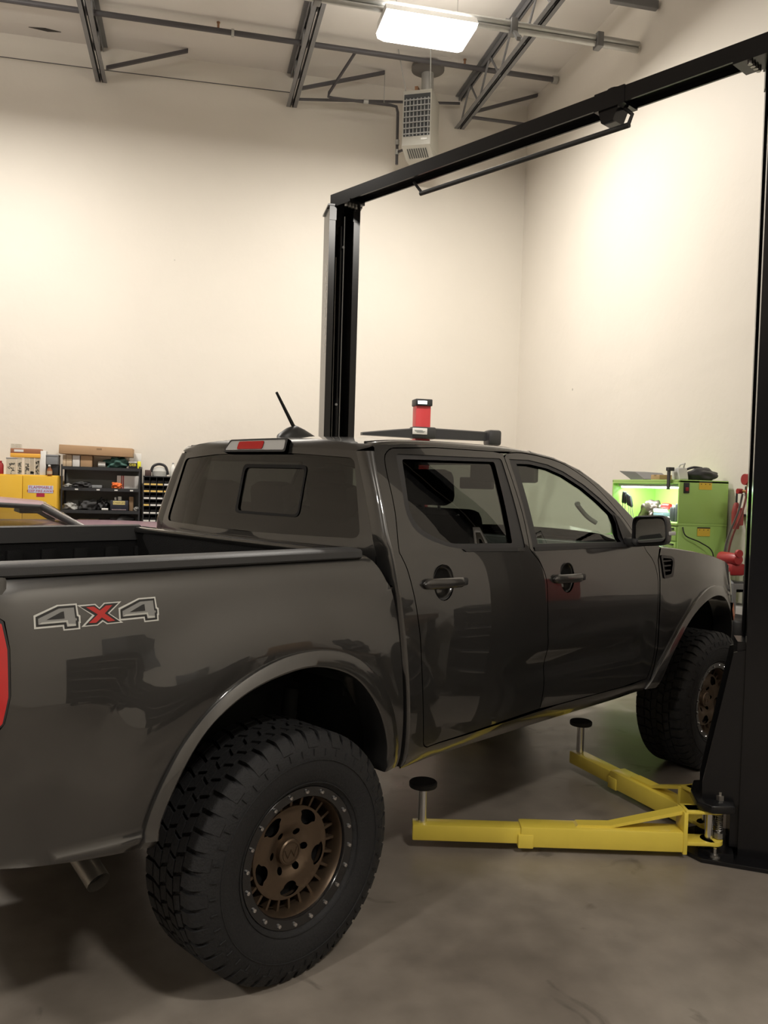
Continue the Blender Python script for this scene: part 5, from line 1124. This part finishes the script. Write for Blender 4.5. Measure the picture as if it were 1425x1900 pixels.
ld = bpy.data.lights.new('hutch_tube_light', 'AREA'); ld.shape = 'RECTANGLE'; ld.size = .9; ld.size_y = .03; ld.energy = 9.; ld.color = (.85, 1., .92); lo = bpy.data.objects.new('hutch_tube_light', ld); COL.objects.link(lo); lo.parent = tube; lo.location = (-.15, 0, 1.705); lo.rotation_euler = (0, math.radians(-35), PI / 2) if False else (0, math.radians(-40), 0)
ld.size, ld.size_y = .03, .9
MB().tube(catmull([(-.19, -.56, 1.40), (-.17, -.58, 1.33), (-.05, -.60, 1.28), (.05, -.62, 1.20), (.06, -.62, 1.0)], 6), .005, 6).build('power_cord', blk, t, smooth=60)
# hutch contents (x,y world)
for i, (y, z, a) in enumerate(((3.47, 1.66, 4), (3.42, 1.655, 0), (3.335, 1.645, -12), (3.295, 1.64, -16), (3.255, 1.635, -20))):
    s_ = thing('screwdriver', ['screwdriver with black grip leaning at the hutch side panel', 'black gripped screwdriver next to the one at the side panel', 'black gripped screwdriver in the middle of the row of five', 'black gripped screwdriver fourth from the hutch side panel', 'most tilted black gripped screwdriver beside the tool pile'][i], 'screwdriver', (3.985, y, z - .225), 0, 'screwdrivers in the hutch'); M = Matrix.Rotation(math.radians(a), 4, 'X')
    MB().lathe([(.006, .13), (.013, .14), (.014, .20), (.011, .235), (.002, .24)], 10).xform(M).build('grip', blk, s_, smooth=40); MB().tube([(0, 0, .0), (0, 0, .135)], .0035, 6).xform(M).build('shank', chrome, s_, smooth=40)
lump('tool_pile', 'jumbled pile of dark air tools in the hutch', 'tools', (4.14, 3.22, 1.43), (.09, .11, .16), mat('tool_mix', (.10, .07, .065), .4, .5, noise=.6, nscale=25), seed=21, rough=.5, sub_=4)
t2 = thing('red_drill', 'red power drill lying on trays in the hutch', 'drill', (4.14, 2.99, 1.53)); MB().lathe([(.02, -.06), (.026, -.03), (.026, .05), (.012, .07)], 12, 'y', (0, 0, .028)).build('motor', redp, t2, smooth=40); MB().box(-.015, .015, -.065, -.03, -.0, .03, .005).build('grip', redp, t2, smooth=30); MB().tube([(0, .07, .028), (0, .10, .028)], .006, 8).build('chuck', chrome, t2)
for i in range(3): box_thing('parts_tray', ['grey parts tray lowest in the hutch stack', 'blue-grey parts tray in the middle of the hutch stack', 'white parts tray uppermost of the hutch stack'][i], 'tray', 4.08, 4.20, 2.92 + i * .02, 3.10, 1.43 + i * .034, 1.462 + i * .034, [greyp, mat('tray_blue', (.15, .19, .26), .4), wpl][i], 'trays in the hutch')
for i, (y, h) in enumerate(((2.80, .11), (2.72, .14))):
    b_ = thing('black_can', ['short black can near the drill in the hutch', 'tall black can at the near end panel of the hutch'][i], 'can', (4.09, y, 1.43), 0, 'cans in the hutch'); MB().lathe([(.03, 0), (.03, h), (.024, h + .012)], 18).build('can', blk, b_, smooth=40); MB().lathe([(.012, h + .012), (.012, h + .03)], 10).build('cap', redp if i else wpl, b_, smooth=40)
t2 = thing('white_coil', 'coiled white cable on the hutch worktop', 'cable', (4.03, 2.86, 1.437)); MB().tube([((.045 + .002 * k / 10) * math.cos(k * .35), (.045 + .002 * k / 10) * math.sin(k * .35), .0012 * k * .4) for k in range(60)], .006, 6).build('coil', wpl, t2, smooth=60); MB().tube([(.045, .0, .0), (.02, -.08, 0)], .006, 6).build('plug_lead', wpl, t2)
# on top of the hutch
t2 = thing('plastic_cover', 'bent grey plastic cover lying on the green hutch', 'panel', (4.12, 3.30, 1.78)); MB().prism([(-.22, 0), (-.05, .068), (.235, .082), (.235, .078), (.05, .012), (.03, .0)], 'x', -.14, .12).build('shell', mat('panel_grey', (.16, .16, .16), .5), t2); MB().box(-.15, .13, -.23, -.20, 0, .006).build('rim', blk, t2)
box_thing('flat_cardboard', 'flat piece of cardboard box on the green hutch', 'box', 4.02, 4.22, 2.92, 3.06, 1.78, 1.825, card, None, cardd)
t2 = thing('clamp_bar', 'dark upright bar clamp on the front edge of the green hutch', 'clamp', (3.915, 2.60, 1.70)); MB().box(-.012, .0, -.018, .018, .0, .15, .002).build('bar', shm, t2); MB().box(-.02, .03, -.025, .025, .15, .18, .004).build('jaw', shm, t2)
t2 = thing('plastic_jug', 'translucent plastic jug on the green hutch', 'jug', (4.00, 2.58, 1.78)); MB().prism(round_poly([(-.06, 0), (.06, 0), (.06, .065), (.0, .10), (-.03, .10)], .015, 4), 'x', -.04, .04, .004).build('jug', mat('cloudy_plastic', (.62, .62, .58), .35), t2, smooth=30); MB().tube([(0, -.045, .10), (0, -.06, .13), (0, .0, .125), (0, .045, .085)], .007, 8).build('handle', mat('cloudy_plastic', (.62, .62, .58), .35), t2, smooth=60)
MBs = lump('duffel_bag', 'black duffel bag slumped on the near end of the green hutch', 'bag', (4.20, 2.585, 1.78), (.135, .075, .10), blk, seed=31, rough=.2, sub_=4); MB().tube(catmull([(-.15, .05, .02), (-.14, .03, .075), (-.08, .0, .105), (.0, .0, .10)], 6), .010, 6).build('strap', blk, MBs, smooth=60)
# ---- corner beside the hutch: gauges, drill, jack, cart
t2 = thing('welding_gauges', 'red pressure gauges with two hoses beside the lift column', 'gauges', (4.25, 2.04, 1.68)); 
for (y, z, r) in ((.02, .11, .042), (.095, .02, .020), (-.02, .02, .018)): MB().lathe([(r, -.035), (r * 1.02, -.03), (r * 1.02, .0), (r * .9, .006)], 20, 'x', (0, y, z)).build('gauge', redp, t2, smooth=40)
MB().tube([(0, .10, .02), (0, -.05, .02)], .011, 8).tube([(0, .02, .02), (0, .02, .10)], .010, 8).build('manifold', mat('brass_fit', (.45, .25, .1), .35, .9), t2, smooth=40)
for y0, m_ in ((.08, mat('hose_grey', (.12, .11, .10), .5)), (.03, mat('hose_red', (.2, .06, .05), .5))): MB().tube(catmull([(0, y0, .0), (-.02, y0 + .02, -.15), (-.04, y0 + .09, -.32), (-.05, y0 + .12, -.45), (-.05, y0 + .13, -.62)], 6), .008, 8).build('hose', m_, t2, smooth=60)
MB().box(.03, .14, -.06, .10, -.02, .06, .005).build('wall_bracket', shm, t2)
t2 = thing('red_grinder', 'red hammer drill hanging nose up on the wall beside the green cabinet', 'drill', (4.33, 2.30, 1.40)); MB().lathe([(.026, 0), (.032, .04), (.034, .13), (.024, .19), (.014, .21)], 14).build('motor_housing', mat('dark_red_plastic', (.32, .05, .045), .45), t2, smooth=40); MB().tube([(0, 0, .21), (0, 0, .29)], .008, 8).build('bit', shm, t2); MB().box(-.02, .02, -.075, -.03, .03, .17, .01).build('grip', mat('dark_red_plastic', (.32, .05, .045), .45), t2, smooth=30); MB().box(.02, .075, -.02, .02, .10, .12).build('wall_hook', shm, t2)
cart = thing('shop_cart', 'grey steel shop cart holding clutter beyond the pickup nose', 'cart', (4.12, 1.93, 0))
for z in (.22, .60, .98): MB().box(-.24, .24, -.26, .26, z, z + .02).box(-.24, .24, -.26, -.25, z, z + .06).box(-.24, -.23, -.26, .26, z, z + .06).build('tray', mat('cart_grey', (.20, .20, .20), .5, .3), cart)
for sx in (-1, 1):
    for sy in (-1, 1): MB().box(*sorted((sx * .22, sx * .245)), *sorted((sy * .24, sy * .265)), .08, 1.04).build('post', mat('cart_grey', (.20, .20, .20), .5, .3), cart); MB().lathe([(.04, -.015), (.04, .015)], 16, 'y', (sx * .2, sy * .22, .04)).box(sx * .2 - .015, sx * .2 + .015, sy * .22 - .02, sy * .22 + .02, .05, .09).build('caster', blk, cart, smooth=40)
box_thing('white_parts_box', 'white box on the middle tray of the shop cart', 'box', 3.93, 4.15, 1.74, 2.08, .62, .86, wpl)
box_thing('pale_bin', 'pale plastic bin on the bottom tray of the shop cart', 'bin', 3.92, 4.2, 1.75, 2.1, .24, .50, mat('pale_plastic', (.6, .58, .54), .5))
lump('blue_rag', 'blue rag heaped on the shop cart by the green cabinet', 'rag', (3.99, 2.135, 1.0), (.07, .045, .15), mat('blue_cloth', (.03, .05, .22), .8), seed=41)
t2 = thing('red_jack', 'red hydraulic jack parts lying on the shop cart', 'jack', (4.02, 1.93, 1.0)); MB().box(-.06, .06, -.12, .10, .08, .17, .02).build('jack_body', redp, t2, smooth=40); MB().lathe([(.035, -.14), (.045, -.12), (.045, .06), (.03, .08)], 16, 'y', (-.02, 0, .20), cap=True).build('ram', redp, t2, smooth=40); MB().lathe([(.028, .0), (.03, .02), (.0, .05)], 12, 'y', (-.02, -.15, .245)).build('knob', redp, t2, smooth=40); MB().tube(catmull([(-.08, .14, .0), (-.09, .05, .07), (-.08, -.05, .075), (-.06, -.14, .02)], 6), .014, 8).build('strap', greyp, t2, smooth=60); MB().box(-.10, .06, -.13, .12, 0, .035, .01).build('base', shm, t2, smooth=40); MB().lathe([(.04, .03), (.045, .04), (.045, .065), (.03, .078)], 16, 'z', (-.075, .03, 0)).build('cap', redp, t2, smooth=40)
t2 = thing('black_helmet', 'black welding helmet on the shop cart behind the red tools', 'welding helmet', (4.23, 1.82, 1.0)); MB().lathe([(.08, 0), (.10, .12), (.11, .26), (.085, .36), (.035, .41), (.001, .42)], 24, cap=False).build('shell', blk, t2, smooth=40); MB().box(-.118, -.10, -.05, .05, .22, .30, .005).build('lens', mat('lens_green', (.05, .08, .06), .1), t2, smooth=30)
# ================================================================== added out of view: dark furnishings for the truck paint to reflect
for i, (y0, y1, h, m_) in enumerate(((-.75, .85, 1.0, mat('chest_black', (.02, .02, .022), .4)), (-4.35, -2.75, 1.1, mat('chest_black', (.02, .02, .022), .4)))):
    t2 = thing('rolling_tool_chest', ['black rolling tool chest by the right wall past the lift column', 'wide black rolling tool chest by the right wall near the workbench'][i], 'tool chest', (4.08, (y0 + y1) / 2, 0)); hy_ = (y1 - y0) / 2  # chests out of frame, put in as dark reflections in the truck's side
    MB().box(-.25, .28, -hy_, hy_, .12, h, .01).build('body', m_, t2, smooth=30)
    for k in range(5):
        d = MB().box(-.262, -.25, -hy_ + .02, hy_ - .02, .15 + k * .17, .305 + k * .17, .003).build('drawer', m_, t2, smooth=30); MB().box(-.28, -.262, -hy_ + .1, hy_ - .1, .27 + k * .17, .285 + k * .17).build('pull', chrome, d)
    for sx in (-.2, .23):
        for sy in (-1, 1): MB().lathe([(.06, -.02), (.06, .02)], 16, 'y', (sx, sy * (hy_ - .1), .06)).build('caster', blk, t2, smooth=40)
    MB().box(-.2, .2, -.3, .1, h, h + .28, .02).build('top_box', redp if i == 0 else greyp, t2, smooth=30)
t2 = thing('workbench', 'long dark workbench with clutter along the right wall', 'workbench', (4.02, -1.70, 0)); MB().box(-.33, .34, -.75, .75, .88, .93, .006).build('top', mat('bench_wood', (.12, .07, .04), .6), t2, smooth=30)  # bench out of frame, added to give the bodywork something dark to mirror
for sx in (-.28, .28):
    for sy in (-.7, .7): MB().box(sx - .03, sx + .03, sy - .03, sy + .03, 0, .88).build('leg', shm, t2)
MB().box(-.3, .3, -.72, .72, .25, .28).build('lower_shelf', shm, t2); 
lump('bench_engine', 'dark engine part sitting on the workbench', 'engine part', (3.95, -1.35, .93), (.18, .25, .30), mat('engine_dark', (.04, .04, .042), .5, .4), seed=51, rough=.4)  # unseen clutter added along with the bench for the reflections
box_thing('bench_carton', 'brown carton sitting on the workbench', 'box', 3.85, 4.2, -2.3, -1.95, .93, 1.18, card, None, cardd)
# big dark roll-up door added behind the camera for the paint to reflect
d_ = MB().box(-4.5, 1.5, YF, YF + .06, 0, 4.2).build('door_1', mat('rollup_door_grey', (.10, .10, .105), .5)); d_['kind'] = 'structure'
for k in range(14): MB().box(-4.5, 1.5, YF + .06, YF + .072, .02 + k * .3, .29 + k * .3, .004).build('door_slat', mat('rollup_door_grey', (.10, .10, .105), .5), d_)
